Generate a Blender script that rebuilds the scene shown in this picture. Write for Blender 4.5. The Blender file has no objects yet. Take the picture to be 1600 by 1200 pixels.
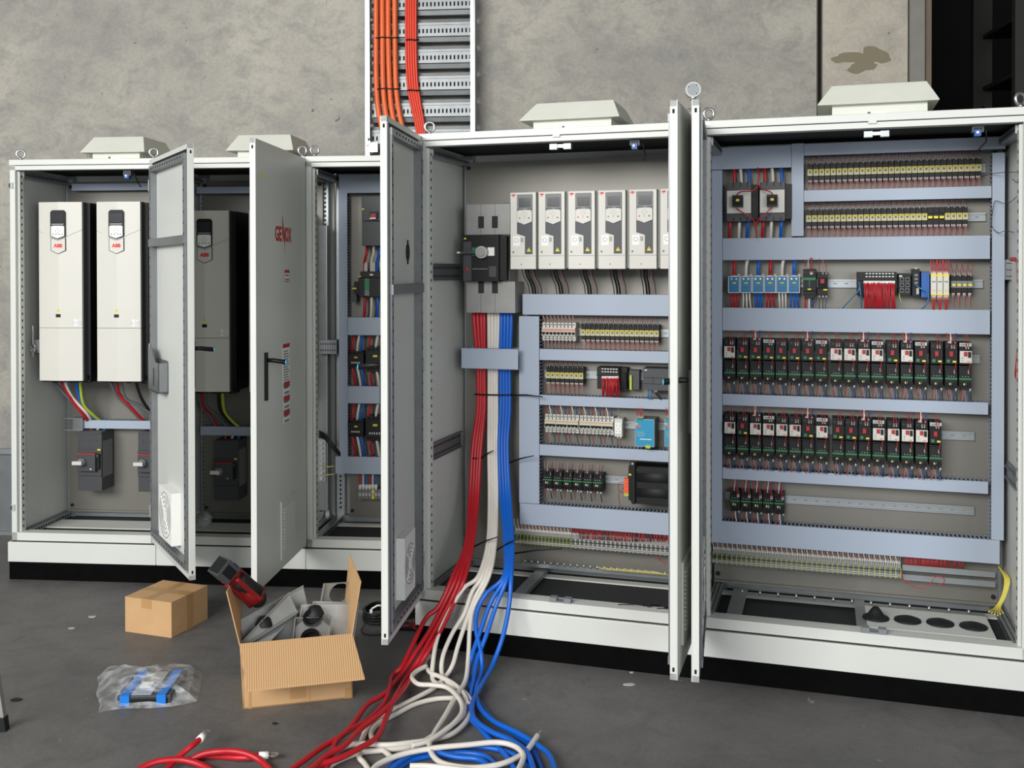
import bpy, math, random
from math import sin, cos, tan, pi, radians
from mathutils import Vector, Matrix
random.seed(7)
C = bpy.context.scene.collection
# ------------------------------------------------------------------ camera
F, CX, CY, PIT, ROL, HC = 1584.98, 794.59, 440.63, 0.0092, 0.0014, 1.6189
cd = bpy.data.cameras.new('camera'); cam = bpy.data.objects.new('camera', cd); C.objects.link(cam)
cd.sensor_width = 36; cd.lens = 36*F/1600
cd.shift_x = (800-CX)/1600; cd.shift_y = (CY-600)/1600
cd.clip_start = .05; cd.clip_end = 100
cam.rotation_mode = 'XYZ'
cam.matrix_world = Matrix.Translation((0, 0, HC)) @ Matrix.Rotation(pi/2-PIT, 4, 'X') @ Matrix.Rotation(-ROL, 4, 'Z')
bpy.context.scene.camera = cam
# ------------------------------------------------------------------ world and light
sc = bpy.context.scene
w = bpy.data.worlds.new('world'); sc.world = w; w.use_nodes = True
bg = w.node_tree.nodes['Background']
bg.inputs[0].default_value = (0.86, 0.93, 1.0, 1); bg.inputs[1].default_value = 0.58
def area(name, loc, target, sx, sy, power, col):
    ld = bpy.data.lights.new(name, 'AREA'); ld.shape = 'RECTANGLE'; ld.size = sx; ld.size_y = sy
    ld.energy = power; ld.color = col
    o = bpy.data.objects.new(name, ld); C.objects.link(o); o.location = loc
    o.rotation_euler = (Vector(target)-Vector(loc)).to_track_quat('-Z', 'Y').to_euler()
    return o
area('roller_door_daylight', (-4.0, -2.6, 4.3), (-0.2, 5.0, 0.9), 5.6, 3.2, 900, (1.0, 0.99, 0.97))
area('front_right_fill', (3.0, -5.5, 2.6), (-1.0, 5.2, 1.1), 4.5, 3.2, 250, (0.94, 0.97, 1.0))  # fill light added to brighten the faces turned right
sc.view_settings.view_transform = 'Standard'; sc.view_settings.look = 'None'
sc.view_settings.gamma = 1; sc.view_settings.use_curve_mapping = False
sc.view_settings.exposure = 0.16
# ------------------------------------------------------------------ where things stand
LX, LY, LA = -2.6361, 5.3623, .0922      # left bank of cabinets: front left corner, turn
RX, RY, RA = -.391, 4.3879, .3021        # right bank
ROW = {'L': (LX, LY, LA), 'R': (RX, RY, RA)}
PB, PW = .0939, .1114                    # black base, white plinth
ZB = PB+PW; ZT = ZB+2.0126               # cabinet body
def ray(u, v):
    x, y = (u-CX)/F, -(v-CY)/F
    c, s = cos(ROL), sin(ROL); x, y = c*x+s*y, -s*x+c*y
    c, s = cos(PIT), sin(PIT)
    return x, c+s*y, -s+c*y
def PX(row, d, u, v):                    # point of a plate d metres behind a bank's front
    X0, Y0, a = ROW[row]; dx, dy, dz = ray(u, v); nx, ny = sin(a), cos(a)
    t = (nx*X0+ny*Y0+d)/(nx*dx+ny*dy); X, Y = t*dx, t*dy
    return (X-X0)*cos(a)-(Y-Y0)*sin(a), HC+t*dz
def GP(z, u, v):                         # point at height z
    dx, dy, dz = ray(u, v); t = (z-HC)/dz
    return Vector((t*dx, t*dy, z))
def W(row, s, d, z):
    X0, Y0, a = ROW[row]
    return Vector((X0+s*cos(a)+d*sin(a), Y0-s*sin(a)+d*cos(a), z))
def W3(row, d, u, v):
    s, z = PX(row, d, u, v); return W(row, s, d, z)
# ------------------------------------------------------------------ materials
def lin(c):
    return tuple(((x/255)/12.92 if x/255 <= .04045 else ((x/255+.055)/1.055)**2.4) for x in c)+(1,)
M = {}
def mat(name, col, rough=.5, metal=0, noise=0, scale=8, bump=0, spec=None, stretch=None, emit=None):
    m = bpy.data.materials.new(name); m.use_nodes = True; nt = m.node_tree; b = nt.nodes['Principled BSDF']
    c = lin(col); b.inputs['Base Color'].default_value = c
    b.inputs['Roughness'].default_value = rough; b.inputs['Metallic'].default_value = metal
    if spec is not None: b.inputs['Specular IOR Level'].default_value = spec
    if noise or bump:
        tc = nt.nodes.new('ShaderNodeTexCoord'); mp = nt.nodes.new('ShaderNodeMapping')
        if stretch: mp.inputs['Scale'].default_value = stretch
        nt.links.new(tc.outputs['Object'], mp.inputs[0])
        n = nt.nodes.new('ShaderNodeTexNoise'); n.inputs['Scale'].default_value = scale; n.inputs['Detail'].default_value = 5
        nt.links.new(mp.outputs[0], n.inputs['Vector'])
        if noise:
            r = nt.nodes.new('ShaderNodeMapRange'); r.inputs[1].default_value = .3; r.inputs[2].default_value = .7
            r.inputs[3].default_value = 1-noise; r.inputs[4].default_value = 1+noise
            nt.links.new(n.outputs[0], r.inputs[0])
            x = nt.nodes.new('ShaderNodeVectorMath'); x.operation = 'SCALE'; x.inputs[0].default_value = c[:3]
            nt.links.new(r.outputs[0], x.inputs['Scale']); nt.links.new(x.outputs[0], b.inputs['Base Color'])
        if bump:
            bm = nt.nodes.new('ShaderNodeBump'); bm.inputs['Strength'].default_value = bump; bm.inputs['Distance'].default_value = .002
            nt.links.new(n.outputs[0], bm.inputs['Height']); nt.links.new(bm.outputs[0], b.inputs['Normal'])
    M[name] = m; return m
mat('paint', (204, 206, 200), .42, noise=.02, scale=3)
mat('paint_hood', (206, 208, 196), .5, noise=.03, scale=9)
mat('seam', (40, 41, 42), .8)
mat('slot', (16, 16, 18), .9)
mat('zinc', (160, 165, 167), .38, .75, noise=.06, scale=5)
mat('plate_zinc', (124, 122, 115), .46, .5, noise=.05, scale=3, stretch=(1, 1, .3))
mat('dull_zinc', (128, 131, 132), .45, .6, noise=.08, scale=14)
mat('steel', (200, 200, 200), .28, .9)
mat('duct', (160, 171, 187), .5)
mat('duct_body', (150, 157, 168), .6)
mat('ceiling_paint', (92, 92, 90), .9)
mat('black', (13, 13, 15), .5, spec=.35)
mat('black_matte', (18, 18, 20), .8)
mat('black_base', (5, 5, 6), .85, spec=.08, noise=.35, scale=20, bump=.3)
mat('dark_grey', (60, 62, 65), .5)
mat('mid_grey', (118, 120, 120), .55)
mat('light_grey', (176, 177, 172), .5)
mat('off_white', (203, 201, 192), .45, noise=.015, scale=6)
mat('white', (232, 232, 228), .5)
mat('screen', (42, 44, 46), .15)
mat('screen_light', (128, 132, 132), .2)
mat('red', (170, 22, 30), .5)
mat('abb_red', (214, 28, 38), .5)
mat('cable_red', (176, 22, 34), .42, noise=.06, scale=9)
mat('cable_white', (214, 208, 198), .45, noise=.07, scale=9)
mat('cable_blue', (8, 92, 190), .42, noise=.06, scale=9)
mat('cable_grey', (96, 98, 100), .5)
mat('cable_black', (18, 18, 20), .45)
mat('wire_red', (150, 34, 40), .5)
mat('wire_pink', (176, 120, 116), .5)
mat('wire_dark', (48, 30, 50), .5)
mat('wire_blue', (40, 62, 120), .5)
mat('wire_grey', (132, 132, 130), .5)
mat('wire_lblue', (60, 120, 170), .5)
mat('orange', (226, 104, 50), .45, noise=.08, scale=6)
mat('orange_red', (216, 62, 34), .45, noise=.08, scale=6)
mat('yellow', (226, 208, 50), .5)
mat('yellow_pale', (198, 188, 116), .5)
mat('yellow_green', (170, 190, 60), .5)
mat('green', (30, 118, 70), .5)
mat('blue_block', (24, 112, 152), .3)
mat('relay_yellow', (178, 168, 66), .5)
mat('trim_grey', (128, 126, 118), .6, noise=.08, scale=10)
mat('blue_psu', (34, 140, 180), .4)
mat('blue_mod', (20, 84, 160), .45)
mat('blue_tape', (20, 116, 206), .4)
mat('cyan', (70, 180, 220), .35)
mat('orange_term', (232, 90, 50), .5)
mat('card', (190, 152, 108), .8, noise=.05, scale=10)
mat('card_tape', (178, 138, 90), .35, noise=.05, scale=10)
mat('tool_red', (118, 14, 20), .4)
mat('rubber', (18, 19, 21), .6, spec=.4)
mat('gland', (150, 150, 146), .4, .3, noise=.1, scale=12)
mat('ink_blue', (90, 100, 150), .6)
mat('dirt', (110, 108, 100), .8)
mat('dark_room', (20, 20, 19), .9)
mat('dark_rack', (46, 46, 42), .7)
mat('patch', (128, 120, 98), .7)
mat('timber', (112, 100, 84), .8, noise=.2, scale=20, stretch=(1, 1, .1))
mat('window_panel', (160, 164, 166), .4)

def concrete(name, c1, c2, c3, wall=True):
    m = bpy.data.materials.new(name); m.use_nodes = True; nt = m.node_tree; N = nt.nodes; Lk = nt.links; b = N['Principled BSDF']
    tc = N.new('ShaderNodeTexCoord')
    def nz(scale, det, rgh=.6, st=None, dist=0):
        mp = N.new('ShaderNodeMapping')
        if st: mp.inputs['Scale'].default_value = st
        Lk.new(tc.outputs['Object'], mp.inputs[0])
        n = N.new('ShaderNodeTexNoise'); n.inputs['Scale'].default_value = scale; n.inputs['Detail'].default_value = det
        n.inputs['Roughness'].default_value = rgh; n.inputs['Distortion'].default_value = dist
        Lk.new(mp.outputs[0], n.inputs['Vector']); return n
    def ramp(n, p0, p1, a=(0, 0, 0, 1), e=(1, 1, 1, 1)):
        r = N.new('ShaderNodeValToRGB'); r.color_ramp.elements[0].position = p0; r.color_ramp.elements[1].position = p1
        r.color_ramp.elements[0].color = a; r.color_ramp.elements[1].color = e
        Lk.new(n.outputs[0], r.inputs[0]); return r
    def mix(f, a, c, blend='MIX', k=None):
        x = N.new('ShaderNodeMix'); x.data_type = 'RGBA'; x.blend_type = blend
        if f is None: x.inputs['Factor'].default_value = k
        else: Lk.new(f, x.inputs['Factor'])
        for s, v in (('A', a), ('B', c)):
            i = [q for q in x.inputs if q.name == s and q.type == 'RGBA'][0]
            if hasattr(v, 'is_output'): Lk.new(v, i)
            else: i.default_value = v
        return [q for q in x.outputs if q.type == 'RGBA'][0]
    big = ramp(nz(.8, 6, .6, None, .4), .38, .64, lin(c1), lin(c2))
    blotch = ramp(nz(5.5, 9, .72, (1, 1, 1.3), .5), .45, .72)
    col = mix(blotch.outputs[0], big.outputs[0], lin(c3))
    fine = ramp(nz(46, 6, .7), .32, .72, (.86, .86, .86, 1), (1.08, 1.08, 1.08, 1))
    col = mix(None, col, fine.outputs[0], 'MULTIPLY', 1)
    spots = ramp(nz(24, 3, .5, None, 1), .71, .76)
    col = mix(spots.outputs[0], col, lin(tuple(int(x*.62) for x in c1)) if wall else lin((132, 130, 128)))
    if not wall:
        scr = ramp(nz(9, 8, .75, (1, .35, 1), 2.5), .64, .74)
        col = mix(scr.outputs[0], col, lin((104, 103, 102)))
        crk = ramp(nz(2.3, 10, .8, (1, .5, 1), 3), .30, .40, (1, 1, 1, 1), (0, 0, 0, 1))
        col = mix(crk.outputs[0], col, lin((74, 73, 73)))
    Lk.new(col, b.inputs['Base Color']); b.inputs['Roughness'].default_value = .75 if wall else .5
    if not wall: b.inputs['Specular IOR Level'].default_value = .35
    bp = N.new('ShaderNodeBump'); bp.inputs['Strength'].default_value = .35; bp.inputs['Distance'].default_value = .006
    Lk.new(nz(14, 8, .7).outputs[0], bp.inputs['Height']); Lk.new(bp.outputs[0], b.inputs['Normal'])
    M[name] = m
concrete('wall_concrete', (150, 147, 140), (177, 172, 160), (134, 133, 129))
concrete('strip_concrete', (180, 173, 158), (190, 183, 168), (160, 154, 142))
concrete('floor_concrete', (97, 95, 94), (108, 106, 104), (86, 85, 84), False)

def clear(name, alpha, col=(235, 238, 240), rough=.15, bump=.6, scale=18):
    m = bpy.data.materials.new(name); m.use_nodes = True; nt = m.node_tree; N = nt.nodes; Lk = nt.links
    b = N['Principled BSDF']; b.inputs['Base Color'].default_value = lin(col); b.inputs['Roughness'].default_value = rough
    b.inputs['Specular IOR Level'].default_value = .9
    tc = N.new('ShaderNodeTexCoord'); n = N.new('ShaderNodeTexNoise'); n.inputs['Scale'].default_value = scale; n.inputs['Detail'].default_value = 6
    Lk.new(tc.outputs['Object'], n.inputs['Vector'])
    bp = N.new('ShaderNodeBump'); bp.inputs['Strength'].default_value = bump; bp.inputs['Distance'].default_value = .01
    Lk.new(n.outputs[0], bp.inputs['Height']); Lk.new(bp.outputs[0], b.inputs['Normal'])
    r = N.new('ShaderNodeMapRange'); r.inputs[1].default_value = .4; r.inputs[2].default_value = .65; r.inputs[3].default_value = alpha*.5; r.inputs[4].default_value = min(1, alpha*1.9)
    Lk.new(n.outputs[0], r.inputs[0]); Lk.new(r.outputs[0], b.inputs['Alpha'])
    M[name] = m
clear('bag_plastic', .20); clear('clear_cover', .16, rough=.05, bump=0)

def card_ribbed():
    mat('card_ribs', (186, 148, 104), .8)
    nt = M['card_ribs'].node_tree; b = nt.nodes['Principled BSDF']
    tc = nt.nodes.new('ShaderNodeTexCoord'); wv = nt.nodes.new('ShaderNodeTexWave'); wv.inputs['Scale'].default_value = 38; wv.bands_direction = 'X'
    nt.links.new(tc.outputs['Object'], wv.inputs['Vector'])
    bp = nt.nodes.new('ShaderNodeBump'); bp.inputs['Strength'].default_value = .5; bp.inputs['Distance'].default_value = .003
    nt.links.new(wv.outputs[1], bp.inputs['Height']); nt.links.new(bp.outputs[0], b.inputs['Normal'])
card_ribbed()
# ------------------------------------------------------------------ mesh builder
class MB:
    def __init__(s): s.v = []; s.f = []; s.m = []; s.sm = []; s.mats = []
    def mi(s, m):
        if m not in s.mats: s.mats.append(m)
        return s.mats.index(m)
    def poly(s, pts, m, smooth=False):
        n = len(s.v); s.v += [tuple(p) for p in pts]; s.f.append(tuple(range(n, n+len(pts)))); s.m.append(s.mi(m)); s.sm.append(smooth)
    def box(s, x0, x1, y0, y1, z0, z1, m):
        n = len(s.v); k = s.mi(m)
        s.v += [(x, y, z) for x in (x0, x1) for y in (y0, y1) for z in (z0, z1)]
        for f in ((0, 1, 3, 2), (4, 6, 7, 5), (0, 4, 5, 1), (2, 3, 7, 6), (0, 2, 6, 4), (1, 5, 7, 3)):
            s.f.append(tuple(n+i for i in f)); s.m.append(k); s.sm.append(False)
        return s
    def hexa(s, pts, m):                 # 8 points ordered as box
        n = len(s.v); k = s.mi(m); s.v += [tuple(p) for p in pts]
        for f in ((0, 1, 3, 2), (4, 6, 7, 5), (0, 4, 5, 1), (2, 3, 7, 6), (0, 2, 6, 4), (1, 5, 7, 3)):
            s.f.append(tuple(n+i for i in f)); s.m.append(k); s.sm.append(False)
    def prism(s, pts, y0, y1, m, axis='y'):      # polygon in the plane across axis
        def P(a, b, t): return {'y': (a, t, b), 'x': (t, a, b), 'z': (a, b, t)}[axis]
        n = len(s.v); k = s.mi(m); N = len(pts)
        s.v += [P(a, b, y0) for a, b in pts]+[P(a, b, y1) for a, b in pts]
        s.f.append(tuple(range(n, n+N))[::-1]); s.f.append(tuple(range(n+N, n+2*N)))
        s.m += [k, k]; s.sm += [False, False]
        for i in range(N):
            j = (i+1) % N; s.f.append((n+i, n+j, n+N+j, n+N+i)); s.m.append(k); s.sm.append(False)
        return s
    def cyl(s, c, r, h, m, axis='y', n=16, r2=None, smooth=True):
        if r2 is None: r2 = r
        c = Vector(c); k = s.mi(m); b = len(s.v)
        for rr, t in ((r, 0), (r2, h)):
            for i in range(n):
                a = 2*pi*i/n; x, y = rr*cos(a), rr*sin(a)
                s.v.append(tuple(c+Vector({'y': (x, t, y), 'x': (t, x, y), 'z': (x, y, t)}[axis])))
        for i in range(n):
            j = (i+1) % n; s.f.append((b+i, b+j, b+n+j, b+n+i)); s.m.append(k); s.sm.append(smooth)
        s.f.append(tuple(range(b, b+n))[::-1]); s.f.append(tuple(range(b+n, b+2*n))); s.m += [k, k]; s.sm += [False, False]
        return s
    def tube(s, pts, r, m, n=8, caps=True, closed=False, flat=None):
        pts = [Vector(p) for p in pts]; k = s.mi(m); b = len(s.v); N = len(pts); up = None
        for i, p in enumerate(pts):
            if closed: t = pts[(i+1) % N]-pts[i-1]
            else: t = pts[min(i+1, N-1)]-pts[max(i-1, 0)]
            t = t.normalized() if t.length > 1e-9 else Vector((0, 0, 1))
            if up is None: up = t.orthogonal().normalized()
            up = (up-t*up.dot(t)); up = up.normalized() if up.length > 1e-6 else t.orthogonal().normalized()
            q = t.cross(up); rr = r[i] if isinstance(r, (list, tuple)) else r
            for j in range(n):
                a = 2*pi*j/n; s.v.append(tuple(p+up*(rr*cos(a))+q*(rr*sin(a)*(flat or 1))))
        for i in range(N if closed else N-1):
            i2 = (i+1) % N
            for j in range(n):
                j2 = (j+1) % n; s.f.append((b+i*n+j, b+i*n+j2, b+i2*n+j2, b+i2*n+j)); s.m.append(k); s.sm.append(True)
        if caps and not closed:
            s.f.append(tuple(range(b, b+n))[::-1]); s.f.append(tuple(range(b+(N-1)*n, b+N*n))); s.m += [k, k]; s.sm += [False, False]
        return s
    def lathe(s, prof, m, c=(0, 0, 0), n=20, axis='z'):
        b = len(s.v); k = s.mi(m); c = Vector(c)
        for r, t in prof:
            for i in range(n):
                a = 2*pi*i/n; x, y = r*cos(a), r*sin(a)
                s.v.append(tuple(c+Vector({'z': (x, y, t), 'y': (x, t, y), 'x': (t, x, y)}[axis])))
        for q in range(len(prof)-1):
            for i in range(n):
                j = (i+1) % n; s.f.append((b+q*n+i, b+q*n+j, b+(q+1)*n+j, b+(q+1)*n+i)); s.m.append(k); s.sm.append(True)
        return s
    def mesh(s, name):
        me = bpy.data.meshes.new(name); me.from_pydata(s.v, [], s.f)
        for m in s.mats: me.materials.append(M[m])
        me.polygons.foreach_set('material_index', s.m); me.polygons.foreach_set('use_smooth', s.sm); me.update()
        return me
def link(o, parent=None):
    C.objects.link(o)
    if parent: o.parent = parent
    return o
def part(mb, name, parent, label=None, loc=None, rz=None, bev=0):
    me = mb if isinstance(mb, bpy.types.Mesh) else mb.mesh(name)
    o = link(bpy.data.objects.new(name, me), parent)
    if loc is not None: o.location = loc
    if rz is not None: o.rotation_euler = (0, 0, rz)
    if label: o['label'] = label
    if bev: bevel(o, bev)
    return o
def bevel(o, wd, seg=2):
    b = o.modifiers.new('bevel', 'BEVEL'); b.width = wd; b.segments = seg; b.limit_method = 'ANGLE'; b.angle_limit = radians(40)
def tags(o, label, cat, group=None, kind=None):
    if label: o['label'] = label
    if cat: o['category'] = cat
    if group: o['group'] = group
    if kind: o['kind'] = kind
    return o
def put(o, row, s, d, z):
    o.location = W(row, s, d, z); o.rotation_euler = (0, 0, -ROW[row][2]); return o
def thing(name, label, cat, row, s, d, z, group=None):
    o = link(bpy.data.objects.new(name, None)); o.empty_display_size = .05
    return tags(put(o, row, s, d, z), label, cat, group)
def single(mb, name, label, cat, row, s, d, z, group=None, kind=None, bev=0):
    o = link(bpy.data.objects.new(name, mb if isinstance(mb, bpy.types.Mesh) else mb.mesh(name)))
    if bev: bevel(o, bev)
    return tags(put(o, row, s, d, z), label, cat, group, kind)
def world_single(mb, name, label, cat, group=None, kind=None, loc=(0, 0, 0), rz=0, bev=0):
    o = link(bpy.data.objects.new(name, mb.mesh(name))); o.location = loc; o.rotation_euler = (0, 0, rz)
    if bev: bevel(o, bev)
    return tags(o, label, cat, group, kind)
def dup(root, row=None, s=0, d=0, z=0, label=None, group=None):
    r = root.copy(); C.objects.link(r)
    for ch in list(root.children):
        c = ch.copy(); C.objects.link(c); c.parent = r
        for g in list(ch.children):
            h = g.copy(); C.objects.link(h); h.parent = c
    if row: put(r, row, s, d, z)
    if label: r['label'] = label
    if group: r['group'] = group
    return r
def smooth(pts, k=6):
    P = [Vector(p) for p in pts]; out = []
    for i in range(len(P)-1):
        a = P[max(i-1, 0)]; b = P[i]; c = P[i+1]; d = P[min(i+2, len(P)-1)]
        for j in range(k):
            t = j/k; out.append(.5*((2*b)+(c-a)*t+(2*a-5*b+4*c-d)*t*t+(3*b-a-3*c+d)*t**3))
    out.append(P[-1]); return out
TXT = {}
def text_mesh(txt, size, m, ext=.0006, bold=0, sx=1):
    key = (txt, size, m, bold, sx)
    if key in TXT: return TXT[key]
    cu = bpy.data.curves.new('lettering', 'FONT'); cu.body = txt; cu.size = size; cu.extrude = ext; cu.offset = bold; cu.align_x = 'CENTER'; cu.align_y = 'CENTER'
    cu.resolution_u = 3
    o = bpy.data.objects.new('lettering', cu); C.objects.link(o)
    me = bpy.data.meshes.new_from_object(o.evaluated_get(bpy.context.evaluated_depsgraph_get()))
    bpy.data.objects.remove(o)
    me.transform(Matrix.Rotation(pi/2, 4, 'X') @ Matrix.Scale(sx, 4, (1, 0, 0)))   # stands in the xz plane facing -y
    me.materials.clear(); me.materials.append(M[m]); TXT[key] = me; return me
ORD = 'first second third fourth fifth sixth seventh eighth ninth tenth eleventh twelfth thirteenth fourteenth fifteenth sixteenth seventeenth eighteenth nineteenth twentieth'.split()
TENS = {20: 'twenty', 30: 'thirty'}
def ordn(i):                              # 1-based
    if i <= 20: return ORD[i-1]
    t = i//10*10
    return {30: 'thirtieth', 40: 'fortieth'}.get(i) or {20: 'twenty', 30: 'thirty'}[t]+'-'+ORD[i-t-1]
def place_words(i, n):                    # i is 1-based, from the left
    if i == 1: return 'leftmost'
    if i == n: return 'rightmost'
    return ordn(i)+' from left' if i <= n/2+.5 else ('second from right' if i == n-1 else ordn(n-i+1)+' from right')
# ------------------------------------------------------------------ the setting
def struct(name, mb, loc=(0, 0, 0), rz=0):
    o = link(bpy.data.objects.new(name, mb.mesh(name))); o['kind'] = 'structure'; o.location = loc; o.rotation_euler = (0, 0, rz); return o
b = MB(); b.box(-9, 11, -6, 14, -.1, 0, 'floor_concrete'); struct('floor', b)
WD = 1.27                                  # wall face behind the left bank's front
wl = W('L', 0, WD, 0); wrz = -LA
b = MB(); b.box(-5, 4.425, 0, .18, 0, 5.2, 'wall_concrete')                 # main panel
struct('wall_back', b, wl, wrz)
b = MB(); b.box(4.425, 4.462, .04, .16, 0, 5.2, 'slot'); b.box(4.428, 4.436, .02, .06, 0, 5.2, 'timber'); struct('trim_1', b, wl, wrz)
b = MB(); b.box(4.462, 4.965, 0, .18, 0, 5.2, 'strip_concrete')
for k, (x, z, r) in enumerate([(4.63, 2.93, .055), (4.70, 2.90, .05), (4.76, 2.95, .06), (4.66, 2.86, .04), (4.82, 2.92, .04), (4.56, 2.92, .035), (4.74, 2.87, .035)]):
    pts = [(x+r*(1+.25*sin(3*a+k))*1.25*cos(a), z+r*.7*(1+.2*cos(2*a+k))*sin(a)) for a in [2*pi*i/14 for i in range(14)]]
    b.prism(pts, -.0012-k*.0001, 0, 'patch', 'y') if 'patch' in M else None
struct('wall_strip', b, wl, wrz)
b = MB(); b.box(4.972, 5.06, -.02, .18, 0, 5.2, 'trim_grey'); b.box(5.062, 5.068, .02, .18, 0, 5.2, 'slot'); b.box(5.07, 5.105, 0, .18, 0, 5.2, 'timber'); struct('trim_2', b, wl, wrz)
b = MB(); b.box(-9, 11, -7, 14, 5.2, 5.3, 'ceiling_paint'); struct('ceiling', b)  # out of view, added dark to shade the cabinets from above
b = MB(); b.box(7.2, 7.4, -7, 6.0, 0, 5.2, 'ceiling_paint'); struct('wall_right', b)  # out of view, added dark to hold back light from the right
# store beyond the opening, boxed in, its darkness put into near-black colour
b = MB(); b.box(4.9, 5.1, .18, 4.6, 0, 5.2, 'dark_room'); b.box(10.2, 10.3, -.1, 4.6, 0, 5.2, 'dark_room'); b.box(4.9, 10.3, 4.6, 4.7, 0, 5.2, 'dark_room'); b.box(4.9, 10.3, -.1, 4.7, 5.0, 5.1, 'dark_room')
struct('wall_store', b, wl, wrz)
rk = link(bpy.data.objects.new('storage_rack', None)); rk.location = wl; rk.rotation_euler = (0, 0, wrz)
tags(rk, 'dark steel racking with beams and braces in the unlit store at top right', 'rack')
for x in (6.05, 7.55):
    for y in (1.0, 1.8):
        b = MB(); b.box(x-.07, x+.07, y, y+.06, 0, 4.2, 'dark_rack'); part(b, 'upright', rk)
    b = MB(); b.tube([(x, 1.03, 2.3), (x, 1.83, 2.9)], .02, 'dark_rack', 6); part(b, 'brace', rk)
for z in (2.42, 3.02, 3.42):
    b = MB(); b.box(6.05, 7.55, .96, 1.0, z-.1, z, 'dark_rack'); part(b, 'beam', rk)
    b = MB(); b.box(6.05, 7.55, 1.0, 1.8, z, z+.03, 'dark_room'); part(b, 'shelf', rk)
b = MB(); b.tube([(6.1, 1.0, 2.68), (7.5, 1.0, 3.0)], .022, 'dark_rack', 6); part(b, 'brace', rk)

# galvanised cable ladder fixed to the wall behind the left bank
cl = link(bpy.data.objects.new('cable_ladder', None)); cl.location = W('L', 0, WD-.16, 0); cl.rotation_euler = (0, 0, wrz)
tags(cl, 'galvanised cable ladder running up the concrete wall with slotted rungs', 'cable ladder')
x0, x1 = 1.655, 2.335
for xa, sg in ((x0, 1), (x1, -1)):
    b = MB(); b.box(xa-.004, xa+.004, 0, .12, .6, 5.0, 'zinc'); b.box(min(xa, xa+sg*.025), max(xa, xa+sg*.025), 0, .004, .6, 5.0, 'zinc')
    if sg > 0:
        for k in range(60): b.box(xa+.004, xa+.0052, .03, .06, 2.2+k*.05, 2.225+k*.05, 'slot')
    part(b, 'side_rail', cl)
for k in range(22):
    z = .80+k*.166
    if z > 4.9: break
    b = MB(); b.box(x0+.004, x1-.004, .05, .056, z-.022, z+.04, 'dull_zinc')
    b.hexa([(x0+.004, .062, z+.052), (x0+.004, .066, z+.074), (x0+.004, .10, z+.052), (x0+.004, .10, z+.074), (x1-.004, .062, z+.052), (x1-.004, .066, z+.074), (x1-.004, .10, z+.052), (x1-.004, .10, z+.074)], 'dull_zinc')
    b.box(x0+.004, x1-.004, .044, .056, z+.036, z+.050, 'dull_zinc'); b.box(x0+.004, x1-.004, .044, .056, z-.034, z-.022, 'dull_zinc')
    b.hexa([(x0+.004, .060, z-.066), (x0+.004, .052, z-.038), (x0+.004, .10, z-.066), (x0+.004, .10, z-.038), (x1-.004, .060, z-.066), (x1-.004, .052, z-.038), (x1-.004, .10, z-.066), (x1-.004, .10, z-.038)], 'dull_zinc')
    for j in range(26):
        xx = x0+.03+j*.0245; b.box(xx, xx+.010, .0485, .0502, z-.013, z+.013, 'slot')
    part(b, 'rung', cl)
# orange cables tied to the ladder
lo = lambda u, v, d=.0: PX('L', WD-.16+.03-d, u, v)
oc = [([(588.5, -60), (588, 50), (588.5, 130), (592, 175), (600, 215), (606, 260)], .0165, 'orange'), ([(597.5, -60), (598, 50), (599, 130), (603, 175), (612, 215), (618, 260)], .0165, 'orange'),
      ([(607, -60), (607, 50), (609, 130), (613, 175), (622, 215), (628, 260)], .0165, 'orange'), ([(617, -60), (617.5, 50), (619, 130), (624, 175), (633, 215), (640, 260)], .0165, 'orange')]
for i in range(5):
    dx = i*3.7
    oc.append(([(635.5+dx, -60), (635+dx*1.0, 60), (637+dx, 125), (642+dx*.98, 160), (650+dx*.85, 195), (655+dx*.75, 230), (658+dx*.75, 262)], .0078, 'orange_red'))
zmin = 1.9
for i, (pp, r, m) in enumerate(oc):
    pts = []
    for (u, v) in pp:
        s, z = PX('L', WD-.16+.03, u, v); pts.append(W('L', s, WD-.16+.022, z))
    b = MB(); b.tube(smooth(pts), r, m, 10)
    thick = r > .01
    lab = ('thick orange power cable tied to the ladder, '+['leftmost', 'second from left', 'third from left', 'fourth from left'][i]+' of the four thick ones') if thick else \
          ('slim red-orange cable on the ladder, '+place_words(i-3, 5)+' of the five slim ones')
    world_single(b, 'orange_cable', lab, 'cable', 'thick orange cables on the ladder' if thick else 'slim orange cables on the ladder')
for (xs, v, n) in (((586, 624), 59, 0), ((589, 626), 139, 1), ((634, 654), 62, 2), ((636, 656), 141, 3)):
    s0, z = PX('L', WD-.16+.0, xs[0], v); s1, _ = PX('L', WD-.16+.0, xs[1], v)
    b = MB(); b.tube([(0, 0, 0), ((s1-s0)*.3, -.006, .003), ((s1-s0)*.7, -.006, -.002), (s1-s0, 0, 0)], .004, 'black', 6)
    single(b, 'cable_tie', ['upper black tie round the thick orange cables on the ladder', 'lower black tie round the thick orange cables on the ladder', 'upper black tie round the slim orange cables on the ladder', 'lower black tie round the slim orange cables on the ladder'][n], 'cable tie', 'L', s0, WD-.16+.008, z)
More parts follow.
